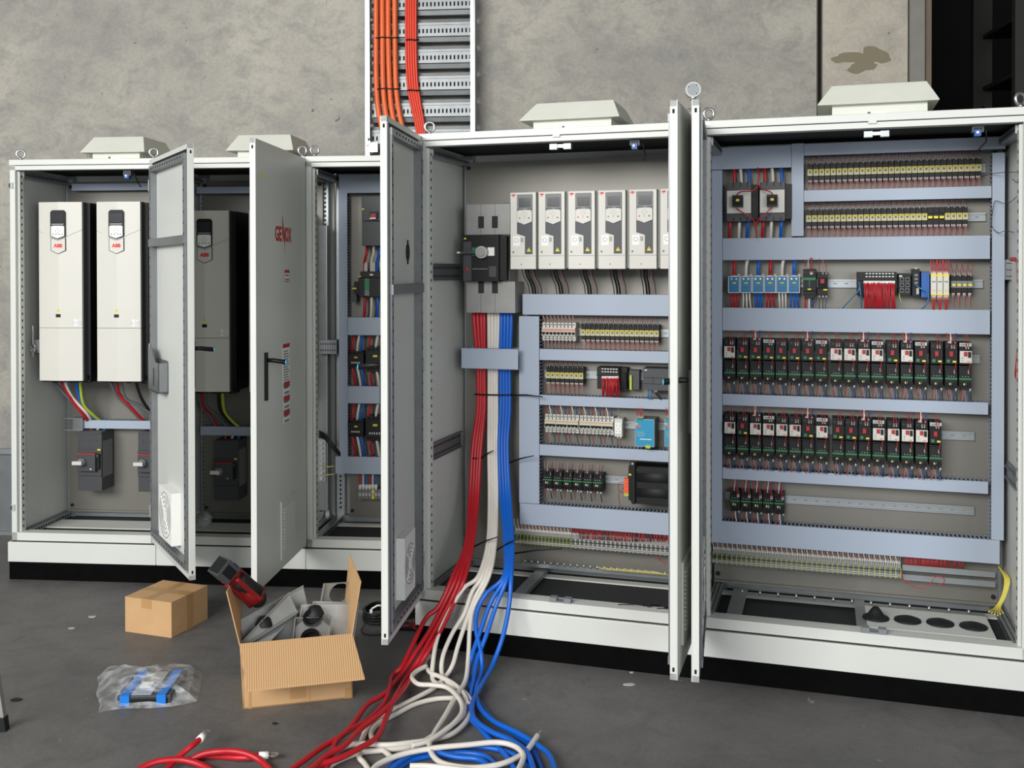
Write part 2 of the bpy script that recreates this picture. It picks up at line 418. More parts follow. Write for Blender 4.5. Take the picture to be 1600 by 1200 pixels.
# bracket at foot of ladder (left side), and galvanised slotted tray standing at the far left
b = MB(); b.box(-.03, .03, -.02, .0, -.06, .0, 'zinc'); b.box(-.045, -.03, -.03, .0, -.02, .03, 'zinc'); b.cyl((-.02, -.03, .0), .008, .012, 'steel')
s, z = PX('L', WD-.2, 582, 222)
single(b, 'ladder_bracket', 'small bolted bracket on the left side rail of the cable ladder', 'bracket', 'L', s, WD-.17, z)
tr = link(bpy.data.objects.new('cable_tray', None)); tr.location = W('L', -.62, .86, 0); tr.rotation_euler = (0, 0, wrz)
tags(tr, 'galvanised slotted cable tray standing on the floor left of the first cabinet', 'cable tray')
b = MB(); b.box(0, .60, .03, .036, .0, .51, 'dull_zinc'); b.box(0, .6, 0, .036, .5, .53, 'zinc'); b.box(0, .6, -.01, .036, 0, .02, 'zinc'); b.box(.47, .50, .0, .03, .02, .5, 'dull_zinc')
for k in range(24): b.box(.53, .585, .0285, .0302, .03+k*.0195, .042+k*.0195, 'slot'); b.box(.37, .42, .0285, .0302, .03+k*.0195, .042+k*.0195, 'slot')
part(b, 'tray_floor', tr)
b = MB(); b.box(.586, .60, -.01, .03, .0, .53, 'zinc'); part(b, 'side_rail', tr)

# ------------------------------------------------------------------ enclosures
def slots_z(b, x, y0, y1, z0, z1, pitch=.0365, h=.013, t=.0008, face='x', sg=1):
    z = z0
    while z < z1:
        if face == 'x': b.box(min(x, x+sg*t), max(x, x+sg*t), y0, y1, z, z+h, 'slot')
        z += pitch
def slots_x(b, x0, x1, y0, y1, z0, z1, pitch=.0365, h=.014):
    x = x0
    while x < x1: b.box(x, x+h, y0, y1, z0, z1, 'slot'); x += pitch
def eye_bolt(parent, x, y, z, turn=0):
    b = MB(); R = .021; b.tube([(R*cos(a), 0, .036+R*sin(a)) for a in [2*pi*i/18 for i in range(18)]], .0062, 'steel', 8, closed=True)
    b.cyl((0, 0, 0), .012, .008, 'steel', 'z'); b.cyl((0, 0, .006), .008, .01, 'steel', 'z')
    part(b, 'eye_bolt', parent, loc=(x, y, z), rz=turn)
def roof_vent(parent, xa, xb, xta, xtb, yf, yb, z0, zt, z1):
    b = MB()
    b.box(xa+.055, xb-.04, yf+.03, yb-.05, 0, z0+.01, 'paint_hood')
    e = part(b, 'roof_vent', parent, loc=(0, 0, ZT))
    h = MB(); iy = .06
    h.hexa([(xa, yf, z0), (xta, yf+iy, zt), (xa, yb, z0), (xta, yb-iy, zt), (xb, yf, z0), (xtb, yf+iy, zt), (xb, yb, z0), (xtb, yb-iy, zt)], 'paint_hood')
    h.hexa([(xa, yf, z0-.004), (xa, yf, z0), (xa, yb, z0-.004), (xa, yb, z0), (xb, yf, z0-.004), (xb, yf, z0), (xb, yb, z0-.004), (xb, yb, z0)], 'paint_hood')
    part(h, 'hood', e, bev=.004)
    b = MB(); mx = (xa+xb)/2; b.box(mx-.02, mx+.03, yf+.0285, yf+.0302, .012, .026, 'white'); b.box(mx-.035, mx-.025, yf+.0285, yf+.0302, .012, .026, 'dark_grey'); part(b, 'rating_label', e)

def cabinet(row, s0, wd, label, group=None, D=.6, vents=None, plate=(.05, .05), cross=None, bolts=((.027, .04),), floor_holes=((.05, .42),), filt=None, plates=True, sides=(1, 1)):
    t = thing('control_cabinet', label, 'cabinet', row, s0, 0, 0, group)
    z0, z1 = ZB, ZT
    b = MB()                                                # outer frame
    f = .032
    b.box(.003, f, 0, .05, z0, z1-.03, 'paint'); b.box(wd-f, wd-.003, 0, .05, z0, z1-.03, 'paint')
    b.box(.003, wd-.003, 0, .05, z1-.054, z1-.032, 'paint'); b.box(.003, wd-.003, 0, .05, z0, z0+.042, 'paint')
    # perforated inner flanges, front and rear posts
    for x, sg in ((f, 1), (wd-f, -1)):
        b.box(min(x, x+sg*.012), max(x, x+sg*.012), .022, .062, z0+.04, z1-.06, 'paint')
        slots_z(b, x+sg*.012, .036, .046, z0+.06, z1-.09, sg=sg)
        xa, xb = sorted((x-sg*.008, x+sg*.034)); b.box(xa, xb, D-.075, D-.03, z0, z1-.04, 'zinc')
        zz = z0+.08
        while zz < z1-.12: b.box(x+sg*.010-.005, x+sg*.010+.005, D-.0762, D-.074, zz, zz+.013, 'slot'); zz += .025
    # depth rails at floor and ceiling, rear rails
    for x in (.012, wd-.052):
        for z in (z0+.005, z1-.09):
            b.box(x, x+.04, .05, D-.03, z, z+.032, 'zinc')
            y = .07
            while y < D-.1: b.box(x+.008, x+.014, y, y+.015, z+.0315, z+.0328, 'slot'); b.box(x+.026, x+.032, y, y+.015, z+.0315, z+.0328, 'slot'); b.box(x+.0395, x+.0408, y, y+.012, z+.010, z+.022, 'slot'); b.box(x-.0008, x+.0005, y, y+.012, z+.010, z+.022, 'slot'); y += .025
    b.box(.03, wd-.03, D-.075, D-.03, z0+.005, z0+.04, 'zinc'); b.box(.03, wd-.03, D-.075, D-.03, z1-.12, z1-.07, 'zinc')
    slots_x(b, .06, wd-.06, D-.0762, D-.074, z1-.105, z1-.096, .025, .013)
    b.box(f, wd-f, .05, .09, z0+.005, z0+.036, 'paint'); slots_x(b, .06, wd-.06, .060, .066, z0+.0355, z0+.0368, .03, .012)
    fr = part(b, 'frame', t, bev=.0015)
    b = MB(); b.box(.001, wd-.001, -.006, D, z1-.029, z1, 'paint'); b.box(.002, wd-.002, .002, D-.004, z1-.033, z1-.028, 'seam')
    part(b, 'roof', t, bev=.002)
    for x, on in ((.003, sides[0]), (wd-.010, sides[1])):
        if not on: continue
        b = MB(); b.box(x, x+.007, .05, D-.02, z0, z1-.03, 'paint'); part(b, 'side_panel', t)
    b = MB(); b.box(.004, wd-.004, D-.018, D-.01, z0, z1-.03, 'paint'); part(b, 'back_panel', t)
    if plates:
        b = MB(); b.box(plate[0], wd-plate[1], .502, .506, z0+.048, z1-.075, 'plate_zinc'); b.box(plate[0], wd-plate[1], .488, .504, z0+.040, z0+.050, 'plate_zinc')
        for x in (plate[0]+.016, wd-plate[1]-.016):
            for z in (z0+.075, z1-.10): b.cyl((x, .494, z), .009, .008, 'rubber', 'y', 12)
        part(b, 'mounting_plate', t)
    # floor panels leave the open cable slot
    b = MB(); y = .09
    for ya, yb in floor_holes: b.box(.05, wd-.05, ya, yb, z0+.004, z0+.010, 'paint')
    part(b, 'floor_panel', t)
    b = MB(); b.box(-.012 if s0 == 0 else .001, wd-.001, -.014, .0, PB+.001, z0-.006, 'paint'); b.box(-.012 if s0 == 0 else .001, .012, 0, D, PB+.001, z0-.006, 'paint'); b.box(wd-.012, wd-.001, 0, D, PB+.001, z0-.006, 'paint'); b.box(.001, wd-.001, 0, D, z0-.012, z0-.0005, 'seam')
    part(b, 'plinth', t, bev=.0025)
    for (x, y) in bolts: eye_bolt(t, x, y, z1, .5)
    if vents: roof_vent(t, *vents)
    return t

def door(cab, hx, wd, sg, ang, row, handle_z=None, handle_side='out', filt=None, inner=True, bar=None, hinges=(.16, 1.0, 1.85), parts=()):
    a = ROW[row][2]
    rot = -(ang-a) if sg > 0 else -(ang-a)-pi
    h = ZT-.012-(ZB+.018)
    X = lambda p, q: tuple(sorted((sg*p, sg*q)))
    b = MB()
    b.box(*X(.0, wd), -.004, 0, 0, h, 'paint')
    b.box(*X(.0, .022), -.002, .022, 0, h, 'paint'); b.box(*X(wd-.022, wd), -.002, .022, 0, h, 'paint')
    b.box(*X(0, wd), -.002, .022, h-.022, h, 'paint'); b.box(*X(0, wd), -.002, .022, 0, .022, 'paint')
    x_ = X(wd-.0005, wd+.0008)
    b.box(*x_, .006, .014, h-.045, h-.03, 'slot'); b.box(*x_, .006, .014, .028, .043, 'slot')
    d = part(b, 'door', cab, loc=(hx, -.012, ZB+.018), rz=rot, bev=.0025)
    b = MB()
    g = .03
    for p in (g, wd-g-.03):                                   # perforated tubular frame inside
        b.box(*X(p, p+.028), 0, .032, .04, h-.04, 'dull_zinc')
        z = .07
        while z < h-.07: b.box(*X(p+.010, p+.018), .0315, .0328, z, z+.011, 'slot'); z += .05
    for z in (.04, h-.068):
        b.box(*X(g, wd-g), 0, .034, z, z+.028, 'dull_zinc')
        x = .08
        while x < wd-.08: b.box(*X(x, x+.016), .0335, .0348, z+.010, z+.018, 'slot'); x += .05
    if bar:
        for z in bar: b.box(*X(g, wd-g), .0, .038, z-ZB-.018-.02, z-ZB-.018+.018, 'dull_zinc')
    b.box(*X(g-.012, wd-g+.012), 0, .012, .026, .034, 'black'); b.box(*X(g-.012, wd-g+.012), 0, .012, h-.034, h-.026, 'black')
    b.box(*X(g-.014, g-.006), 0, .012, .026, h-.026, 'black'); b.box(*X(wd-g+.006, wd-g+.014), 0, .012, .026, h-.026, 'black')
    part(b, 'inner_frame', d)
    for z in hinges:
        b = MB(); b.box(*X(-.008, .012), .004, .03, z-.03, z+.03, 'light_grey'); b.cyl((-sg*.004, .004, z-.036), .006, .072, 'light_grey', 'z', 10); part(b, 'hinge', d)
    return d, h
def filter_out(d, x0, x1, z0, z1):
    b = MB(); b.box(x0, x1, -.012, -.003, z0, z1, 'paint')
    z = z0+.05
    while z < z1-.03: b.hexa([(x0+.03, -.0175, z-.006), (x0+.03, -.012, z+.004), (x0+.03, -.011, z-.006), (x0+.03, -.011, z+.004), (x1-.03, -.0175, z-.006), (x1-.03, -.012, z+.004), (x1-.03, -.011, z-.006), (x1-.03, -.011, z+.004)], 'paint'); z += .0155
    part(b, 'filter_grille', d, bev=.002)
def filter_in(d, x0, x1, z0, z1, dep=.055):
    b = MB(); b.box(x0, x1, 0, dep, z0, z1, 'white')
    n = 13; cx, cz = (x0+x1)/2, (z0+z1)/2; r = min(x1-x0, z1-z0)*.44
    for k in range(1, 6):
        R = r*k/5
        pts = [(cx+R*cos(a), dep+.0006, cz+R*sin(a)) for a in [2*pi*i/28 for i in range(28)]]
        b.tube(pts, .0018, 'dirt', 4, closed=True)
    for k in range(4):
        a = pi/4+k*pi/2; b.tube([(cx, dep, cz), (cx+r*cos(a), dep, cz+r*sin(a))], .004, 'white', 5)
    b.cyl((cx, dep-.001, cz), r*.3, .003, 'white', 'y', 20)
    part(b, 'filter_fan', d, bev=.003)
def handle(d, x, z, sg, side=-1, name='handle'):
    y = side
    b = MB(); b.box(x-.013, x+.013, min(y*.004, y*.014), max(y*.004, y*.014), z-.16, z+.055, 'black')
    b.tube([(x, y*.012, z+.02), (x, y*.04, z+.02), (x+.0, y*.10, z+.012)], [.009, .010, .011], 'black', 8)
    hd = part(b, 'handle', d)
    b = MB(); b.cyl((x, y*.0995 if y > 0 else -.1025, z+.012), .011, .004, 'cyan', 'y', 12); part(b, 'lock_button', hd)
def RB(row, d, u0, v0, u1, v1):
    a = PX(row, d, u0, (v0+v1)/2); c = PX(row, d, u1, (v0+v1)/2); um = (u0+u1)/2
    return a[0], c[0], PX(row, d, um, v1)[1], PX(row, d, um, v0)[1]
def DPX(row, sh, ang, u, v):              # point on an open door's face: distance from hinge, height above door foot
    h = W(row, sh, -.012, 0); dx, dy, dz = ray(u, v); ex, ey = cos(ang), -sin(ang)
    t = (h.x*ey-h.y*ex)/(dx*ey-dy*ex); P = Vector((t*dx, t*dy)); return (P.x-h.x)*ex+(P.y-h.y)*ey, HC+t*dz-(ZB+.018)
# black base strips under the plinths
for row, L in (('L', 2.4), ('R', 2.46)):
    b = MB(); b.box(-.008, L, -.008, .03, 0, PB, 'black_base'); b.box(-.008, .03, 0, .6, 0, PB, 'black_base'); b.box(-.008, L, .55, .6, 0, PB, 'black_base')
    single(b, 'base_strip', 'scuffed black base strip under the white plinths of the '+('left' if row == 'L' else 'right')+' bank of cabinets', 'base', row, 0, 0, 0, bev=.002)
# ------------------------------------------------------------------ left bank
v1 = (.338, .695, .385, .662, .10, .50, .05, .136, 0)
c1 = cabinet('L', 0, .8, 'light grey cabinet at far left holding two tall white drives, its door open beside it', vents=v1, bolts=((.035, .05), (.77, .05)), floor_holes=((.09, .16), (.25, .42)))
c2 = cabinet('L', .8, .8, 'light grey cabinet, second from the left, behind the open door with red lettering', vents=(.34, .705, .39, .672, .10, .50, .05, .136, 0), bolts=((.05, .28), (.77, .05)), floor_holes=((.09, .16), (.25, .42)), sides=(1, 0))
c3 = cabinet('L', 1.6, .8, 'light grey cabinet, third from the left, half hidden behind a taller open door', bolts=((.035, .05),), floor_holes=((.09, .16), (.42, .48)), plate=(.10, .05), sides=(0, 1))
A1, A2 = 1.0236, 1.6462
d1, dh = door(c1, .8, .79, -1, A1, 'L', bar=(PX('L', 0, 235, 380)[1],))
d2, dh = door(c2, .8, .79, -1, A2, 'L')
pa = DPX('L', .8, A1, 254, 765); pb = DPX('L', .8, A1, 283, 850)
filter_in(d1, *sorted((-DPX('L', .8, A1, 283, 800)[0], -DPX('L', .8, A1, 263, 800)[0])), .10, .35, .045) #('L', .8, A1, 275, 800)[0], -DPX('L', .8, A1, 249, 800)[0], .11, .37)
b = MB(); b.box(-.30, -.075, 0, .006, .80, .96, 'dull_zinc'); b.box(-.30, -.075, .002, .05, .80, .808, 'dull_zinc')
b.prism([(-.30, .80), (-.075, .80), (-.075, 1.02), (-.13, 1.02), (-.22, .95), (-.30, .95)], .044, .050, 'dull_zinc', 'y'); b.box(-.30, -.292, .0, .05, .80, .95, 'dull_zinc'); b.box(-.205, -.195, .0505, .0515, .83, .92, 'slot')
part(b, 'document_pocket', d1)
handle(d1, -.75, 1.03, -1); 
# outer face of second door: lettering, stickers, filter, handle
x, z = DPX('L', 1.6, A2, 441, 367)
R2 = lambda u, v: (-DPX('L', 1.6, A2, u, v)[0], DPX('L', 1.6, A2, u, v)[1])
lx0 = R2(428, 367)[0]; lx1 = R2(454, 367)[0]; lz = R2(441, 366)[1]; lw = lx1-lx0
def txt_part(parent, s, size, m, x, y, z, name='lettering', label=None, bold=0, sx=1):
    o = part(text_mesh(s, size, m, bold=bold, sx=sx), name, parent, label); o.location = (x, y, z); return o
cxx = (lx0+lx1)/2; lh = abs(R2(441, 350)[1]-R2(441, 382)[1])
for chs, fx in (('GE', .20), ('OX', .80)):
    me_ = text_mesh(chs, lh*1.3, 'red', bold=.004); xs_ = [v_.co.x for v_ in me_.vertices]; zs_ = [v_.co.z for v_ in me_.vertices]
    me_.transform(Matrix.Translation((-(min(xs_)+max(xs_))/2, 0, -(min(zs_)+max(zs_))/2))); me_.transform(Matrix.Diagonal((lw*.38/(max(xs_)-min(xs_)), 1, lh*.74/(max(zs_)-min(zs_)), 1)))
    part(me_, 'lettering', d2, loc=(lx0+lw*fx, -.0045, lz))
b = MB(); nx0, nx1 = lx0+lw*.43, lx0+lw*.58; t_, b_ = lz+lh*.95, lz-lh*.95; yy = (-.0050, -.0043)
b.prism([(nx0, lz-lh*.36), (nx0, lz+lh*.36), (nx0+.006, lz+lh*.36), (nx0+.006, lz-lh*.36)], *yy, 'red'); b.prism([(nx0+.004, t_), (nx0+.001, lz+.02), (nx1-.012, lz-lh*.4), (nx1, lz-lh*.3)], *yy, 'red')
b.prism([(nx1-.002, b_), (nx1+.006, lz-.02), (nx1+.006, lz+lh*.36), (nx1-.004, lz+lh*.36)], *yy, 'red'); part(b, 'logo_letter', d2)
def sticker(parent, x0, x1, z0, z1, y=-.0052, red=None, lines=0, edge=False, name='sticker', label=None):
    b = MB(); yb = y+.0010
    if edge: b.box(x0-.004, x1+.004, y+.0002, yb, z0-.004, z1+.004, 'red')
    b.box(x0, x1, y, yb, z0, z1, 'white'); h = z1-z0
    if red: b.box(x0, x1, y-.0002, y, z0+h*red[0], z0+h*red[1], 'red')
    for k in range(lines):
        zz = z0+h*(.06+.8*k/max(lines, 1)); b.box(x0+(x1-x0)*.12, x1-(x1-x0)*(.1+.2*((k*7) % 3)/3), y-.0002, y, zz, zz+h*.35/max(lines, 1), 'mid_grey')
    return part(b, name, parent, label)
for (ua, ub, va, vb, rd, ln, ed) in ((443.5, 450.5, 423, 439, (.78, 1), 2, True), (440, 451, 537, 598, (.9, 1), 12, False), (441.5, 451, 596, 616, (.55, 1), 2, False), (441.5, 451, 618, 638, (.55, 1), 2, False), (441.5, 451, 640, 660, (.55, 1), 2, False)):
    xa = R2(ua, va)[0]; xb = R2(ub, va)[0]; um = (ua+ub)/2; sticker(d2, xa, xb, R2(um, vb)[1], R2(um, va)[1], red=rd, lines=ln, edge=ed)
xa, za = R2(437, 872); xb, zb_ = R2(459.5, 780)
filter_out(d2, xa, xb, R2(448, 866)[1], R2(448, 776)[1])
hx, hz = R2(413, 570); handle(d2, hx, hz, -1)
b = MB(); xa, za = R2(407, 274); b.cyl((xa, -.0052, za), .014, .001, 'yellow', 'y', 14); part(b, 'sticker', d2, 'small round yellow sticker')

def xlight(parent, x, z, y=.06):          # door switch with blue lever hanging from the cabinet's ceiling frame
    b = MB(); b.box(x-.02, x+.02, y-.02, y+.02, z-.01, z+.028, 'dark_grey'); b.box(x-.012, x+.010, y-.024, y+.012, z-.024, z-.002, 'blue_mod'); b.box(x-.014, x+.014, y-.022, y, z-.004, z+.006, 'black'); b.cyl((x-.002, y-.03, z-.012), .005, .01, 'white', 'y', 8)
    b.tube([(x+.03, y, z), (x+.035, y+.03, z-.04), (x+.02, y+.1, z-.06)], .003, 'black', 6)
    part(b, 'door_switch', parent)
xlight(c1, PX('L', .06, 201, 268)[0], ZT-.075)

for v in (290, 793): z = PX('L', 0, 16, v)[1]; b = MB(); b.box(.001, .022, -.006, 0, z-.016, z+.016, 'light_grey'); b.box(.001, .008, -.007, 0, z-.012, z+.012, 'seam'); part(b, 'catch', c1)
# ---- wiring ducts
def duct_mesh(L, H, D, pitch=.0165, vertical=False, finger=True):
    b = MB()
    if vertical: H, L = L, H                 # L becomes the long side
    def bx(a0, a1, y0, y1, c0, c1, m):
        if vertical: b.box(c0, c1, y0, y1, a0, a1, m)
        else: b.box(a0, a1, y0, y1, c0, c1, m)
    for c0, c1 in ((.001, .003), (H-.003, H-.001)):
        bx(0, L, D-.012, D, c0, c1, 'duct_body'); bx(0, L, .004, .010, c0, c1, 'duct_body')
        if finger:
            n = int(L/pitch)
            for k in range(n): bx(k*pitch, k*pitch+pitch*.52, .008, D-.010, c0, c1, 'duct_body')
        else: bx(0, L, .008, D-.01, c0, c1, 'duct_body')
    bx(0, L, D-.002, D, 0.001, H-.001, 'duct_body')
    bx(.004, L-.004, .012, D-.004, .007, H-.007, 'slot')     # dark core, paints in the shade inside the duct and its wires
    return b
def duct(row, s0, s1, z0, z1, label, group, d=.42, vertical=False, back=.5):
    t = thing('wiring_duct', label, 'wiring duct', row, s0, d, z0, group)
    D = back-d; L, H = s1-s0, z1-z0
    if vertical: part(duct_mesh(L, H, D, vertical=True), 'slotted_body', t)
    else: part(duct_mesh(L, H, D), 'slotted_body', t)
    b = MB(); b.box(0, L, 0, .003, 0, H, 'duct'); b.box(0, L, 0, .010, 0, .0012, 'duct'); b.box(0, L, 0, .010, H-.0012, H, 'duct')
    if vertical: b.box(0, .0012, 0, .010, 0, H, 'duct'); b.box(L-.0012, L, 0, .010, 0, H, 'duct')
    part(b, 'cover', t, bev=.0008)
    return t
def ductp(row, px, label, group, d=.42, vertical=False):
    s0, s1, z0, z1 = RB(row, d, *px); return duct(row, s0, s1, z0, z1, label, group, d, vertical)
def rail(row, s0, s1, z, label, group, d=.488):
    b = MB(); L = s1-s0
    b.box(0, L, .004, .012, -.010, .010, 'zinc'); b.box(0, L, 0, .0015, .010, .0175, 'zinc'); b.box(0, L, 0, .0015, -.0175, -.010, 'zinc')
    b.box(0, L, .0, .006, .009, .0105, 'zinc'); b.box(0, L, .0, .006, -.0105, -.009, 'zinc')
    x = .02
    while x < L-.03: b.box(x, x+.014, .0032, .0042, -.002, .002, 'mid_grey'); x += .045
    return single(b, 'din_rail', label, 'rail', row, s0, d, z, group)
WM = {}
def wire_mesh(dx, dz, m, r=.0012, bow=.01, ferrule=None, y1=0.0):
    key = (round(dx, 3), round(dz, 3), m, r, bow, ferrule, y1)
    if key not in WM:
        b = MB(); pts = smooth([(0, 0, 0), (dx*.1, -bow, dz*.35), (dx*.8, -bow*.6, dz*.7), (dx, y1, dz)], 3)
        b.tube(pts, r, m, 5, caps=False)
        if ferrule: sg = 1 if dz > 0 else -1; b.cyl((0, -bow*.1, 0 if sg > 0 else -ferrule), r*1.7, ferrule, 'white', 'z', 6)
        WM[key] = b.mesh('wire')
    return WM[key]
def wires(parent, specs):                 # (x, y, z, dx, dz, material, radius, bow, ferrule)
    for (x, y, z, dx, dz, m, r, bow, fe) in specs:
        o = part(wire_mesh(round(dx/.004)*.004, round(dz/.004)*.004, m, r, bow, fe), 'wire', parent); o.location = (x, y, z)
def cable(row, pts, r, m, label, group=None, k=5, n=8, name='power_cable'):
    """pts: (u, v, d) pixels on planes d behind the bank's front, or (s, d, z, None)"""
    P = []
    for p in pts: P.append(W(row, p[0], p[1], p[2]) if len(p) == 4 else W3(row, p[2], p[0], p[1]))
    o0 = P[0].copy(); b = MB(); b.tube(smooth([p-o0 for p in P], k), r, m, n)
    return world_single(b, name, label, 'cable', group, loc=o0)

# ---- tall white drives
def tri(b, x, z, s, y, m='yellow'):
    b.prism([(x-s/2, z-s*.45), (x+s/2, z-s*.45), (x, z+s*.45)], y-.0012, y, m); b.box(x-s*.05, x+s*.05, y-.0016, y-.0010, z-s*.18, z+s*.18, 'black')
def tall_drive(label, row, s, d, z, w=.243, h=.968, D=.36):
    t = thing('drive_unit', label, 'drive', row, s, d, z, 'tall white drives')
    b = MB(); b.box(-.018, w+.022, .05, D, .004, h-.002, 'black'); b.box(-.010, w+.018, .05, .12, -.008, .03, 'black')
    for k in range(5): b.cyl((.03+k*.045, .12+.05*(k % 2), -.018), .016, .03, 'rubber', 'z', 10)
    part(b, 'housing', t)
    b = MB(); m = w*.48; ya, yb = .0, -.007
    pts = [(0, .004), (m, yb), (w, .004)]
    for za, zb2 in ((0.004, h-.679), (h-.677, h)):
        for (xa, y0), (xb, y1) in zip(pts, pts[1:]):
            b.hexa([(xa, y0, za), (xa, y0, zb2), (xa, .055, za), (xa, .055, zb2), (xb, y1, za), (xb, y1, zb2), (xb, .055, za), (xb, .055, zb2)], 'off_white')
        b.box(w-.0005, w+.0015, .018, .055, za, zb2, 'dark_grey')
    b.tube([(0, .0035, h-.155), (.074, -.001, h-.188)], .0008, 'mid_grey', 4); b.tube([(.156, -.0045, h-.188), (w, .0035, h-.150)], .0008, 'mid_grey', 4)
    part(b, 'front_cover', t)
    x0, x1 = .074, .158; c = (x0+x1)/2; y = -.0085
    b = MB(); b.prism([(x0, h-.186), (x0, h-.055), (x0+.010, h-.044), (x1-.010, h-.044), (x1, h-.055), (x1, h-.186), (c, h-.201)], y-.004, .0, 'black')
    b.box(x0+.008, x1-.008, y-.005, y-.003, h-.112, h-.062, 'screen'); b.box(x0+.008, x1-.008, y-.0055, y-.004, h-.122, h-.118, 'light_grey')
    b.prism([(x0+.005, h-.183), (x0+.005, h-.132), (x0+.014, h-.128), (x1-.014, h-.128), (x1-.005, h-.132), (x1-.005, h-.183), (c, h-.196)], y-.0055, y-.003, 'white')
    for (qx, qz) in ((0, .146), (0, .166), (-.012, .156), (.012, .156)): b.box(c+qx-.004, c+qx+.004, y-.0062, y-.005, h-qz-.003, h-qz+.003, 'light_grey')
    for qx in (-.025, -.008, .01, .026): b.box(c+qx-.004, c+qx+.003, y-.0062, y-.005, h-.177, h-.171, 'mid_grey')
    cp = part(b, 'control_panel', t)
    b = MB(); sh = [(x0, h-.262), (x0, h-.192), (c, h-.206), (x1, h-.192), (x1, h-.262), (c, h-.281)]
    b.prism(sh, y, .0, 'black'); b.prism([(c+(a-c)*.93, (h-.237)+(q-(h-.237))*.93) for a, q in sh], y-.0008, y, 'off_white'); pl = part(b, 'badge', t)
    txt_part(t, 'ABB', .026, 'abb_red', c, y-.0014, h-.236, bold=.0012)
    b = MB(); tri(b, m-.002, h-.583, .022, -.0065); b.box(m-.016, m+.010, -.0085, -.0062, h-.621, h-.604, 'black'); part(b, 'warning_label', t)
    b = MB(); b.box(.192, .214, .0, .0012, h-.668, h-.632, 'white'); b.box(.217, .237, .0005, .002, h-.664, h-.636, 'white')
    b.tube([(.203+.008*cos(a), -.0002, h-.650+.008*sin(a)) for a in [2*pi*i/14 for i in range(14)]], .0008, 'ink_blue', 4, closed=True)
    for k in range(4): b.box(.220, .234, -.0004, .0008, h-.660+k*.006, h-.658+k*.006, 'mid_grey')
    part(b, 'rating_label', t)
    return t
dd = .13
s_a = PX('L', dd, 60.5, 450)[0]; s_b = PX('L', dd, 151, 450)[0]
D1 = tall_drive('tall white drive at far left of the first cabinet', 'L', s_a, dd, PX('L', dd, 90, 596)[1])
D2 = dup(D1, 'L', s_b, dd, PX('L', dd, 185, 597)[1], 'tall white drive in the first cabinet, right of its twin')
s_c = PX('L', dd, 357, 450)[0]-.243
D3 = dup(D1, 'L', s_c, dd, PX('L', dd, 350, 613.5)[1], 'tall drive in the second cabinet between the two open doors')
D4 = dup(D1, 'L', PX('L', dd, 388.5, 450)[0], dd, PX('L', dd, 395, 614)[1], 'tall drive mostly hidden behind the door with red lettering')
for n_, o in ((1, c1), (2, c2)): pass
# ducts of cabinets 1 and 2
g12 = 'horizontal ducts in the two cabinets with tall drives'
ductp('L', (129, 657, 240, 670), 'narrow blue-grey duct above the switches in the far-left cabinet', g12)
ductp('L', (313, 667, 470, 681), 'narrow blue-grey duct above the switch in the second cabinet', g12)
ductp('L', (112, 286.5, 232, 297.5), 'narrow duct high behind the far-left pair of tall drives', g12, .44)
ductp('L', (307, 291.5, 470, 302), 'narrow duct high behind the drives of the second cabinet', g12, .44)
for (u, v0, v1, row, s) in ((104, 656, 668, 'L', 0),):
    b = MB(); b.box(0, .11, 0, .004, .03, .036, 'zinc'); b.box(0, .11, 0, .004, -.036, -.030, 'zinc'); b.box(.05, .11, .004, .05, -.036, .036, 'dull_zinc')
    single(b, 'mounting_bracket', 'grey bracket at the left end of the duct in the far-left cabinet', 'bracket', 'L', PX('L', .40, 100, 663)[0], .40, PX('L', .40, 110, 663)[1])
# rotary isolators
def isolator(label, row, s, z, w=.14, h=.332):
    d = .35; t = thing('isolator_switch', label, 'switch', row, s, d, z, 'dark grey rotary isolators')
    b = MB(); b.box(0, w, .0, .15, .085, h*.70, 'dark_grey'); b.box(0, w, .006, .15, h*.70, h, 'dark_grey'); b.box(0, w, .006, .15, 0, .082, 'dark_grey')
    b.box(w, w+.0012, .02, .13, .075, h*.84, 'mid_grey'); b.box(.004, w-.004, .002, .01, h-.012, h-.002, 'dark_grey')
    for k in range(3): b.cyl((.03+k*.04, .0055, h-.05), .004, .001, 'seam', 'y', 8)
    part(b, 'housing', t, bev=.002)
    b = MB(); b.box(.012, .118, -.028, .0, .115, .215, 'dark_grey'); b.box(.108, .135, -.015, .0, .125, .212, 'black'); b.box(.012, .118, -.029, -.020, .210, .2165, 'red'); b.cyl((.121, -.018, .2), .009, .004, 'dark_grey', 'y', 12)
    part(b, 'mechanism', t, bev=.002)
    b = MB(); b.cyl((.045, -.050, .168), .022, .024, 'mid_grey', 'y', 18); b.cyl((.045, -.062, .168), .017, .013, 'mid_grey', 'y', 18); b.hexa([(.012, -.085, .160), (.012, -.085, .180), (.012, -.062, .160), (.012, -.062, .180), (.062, -.075, .158), (.062, -.075, .178), (.062, -.058, .158), (.062, -.058, .178)], 'off_white')
    part(b, 'rotary_handle', t, 'white rotary handle', bev=.002)
    b = MB(); b.box(.118, .136, -.001, .0005, .2285, .2365, 'yellow'); b.box(.088, .096, -.0288, -.0278, .125, .131, 'white'); part(b, 'yellow_label', t)
    return t
I1 = isolator('dark rotary isolator at left foot of the far-left cabinet', 'L', .179, .396)
I2 = dup(I1, 'L', .532, .35, .396, 'dark rotary isolator cut off by the edge of the first open door')
I3 = dup(I1, 'L', .968, .35, .357, 'dark rotary isolator in the second cabinet, right of the first open door')
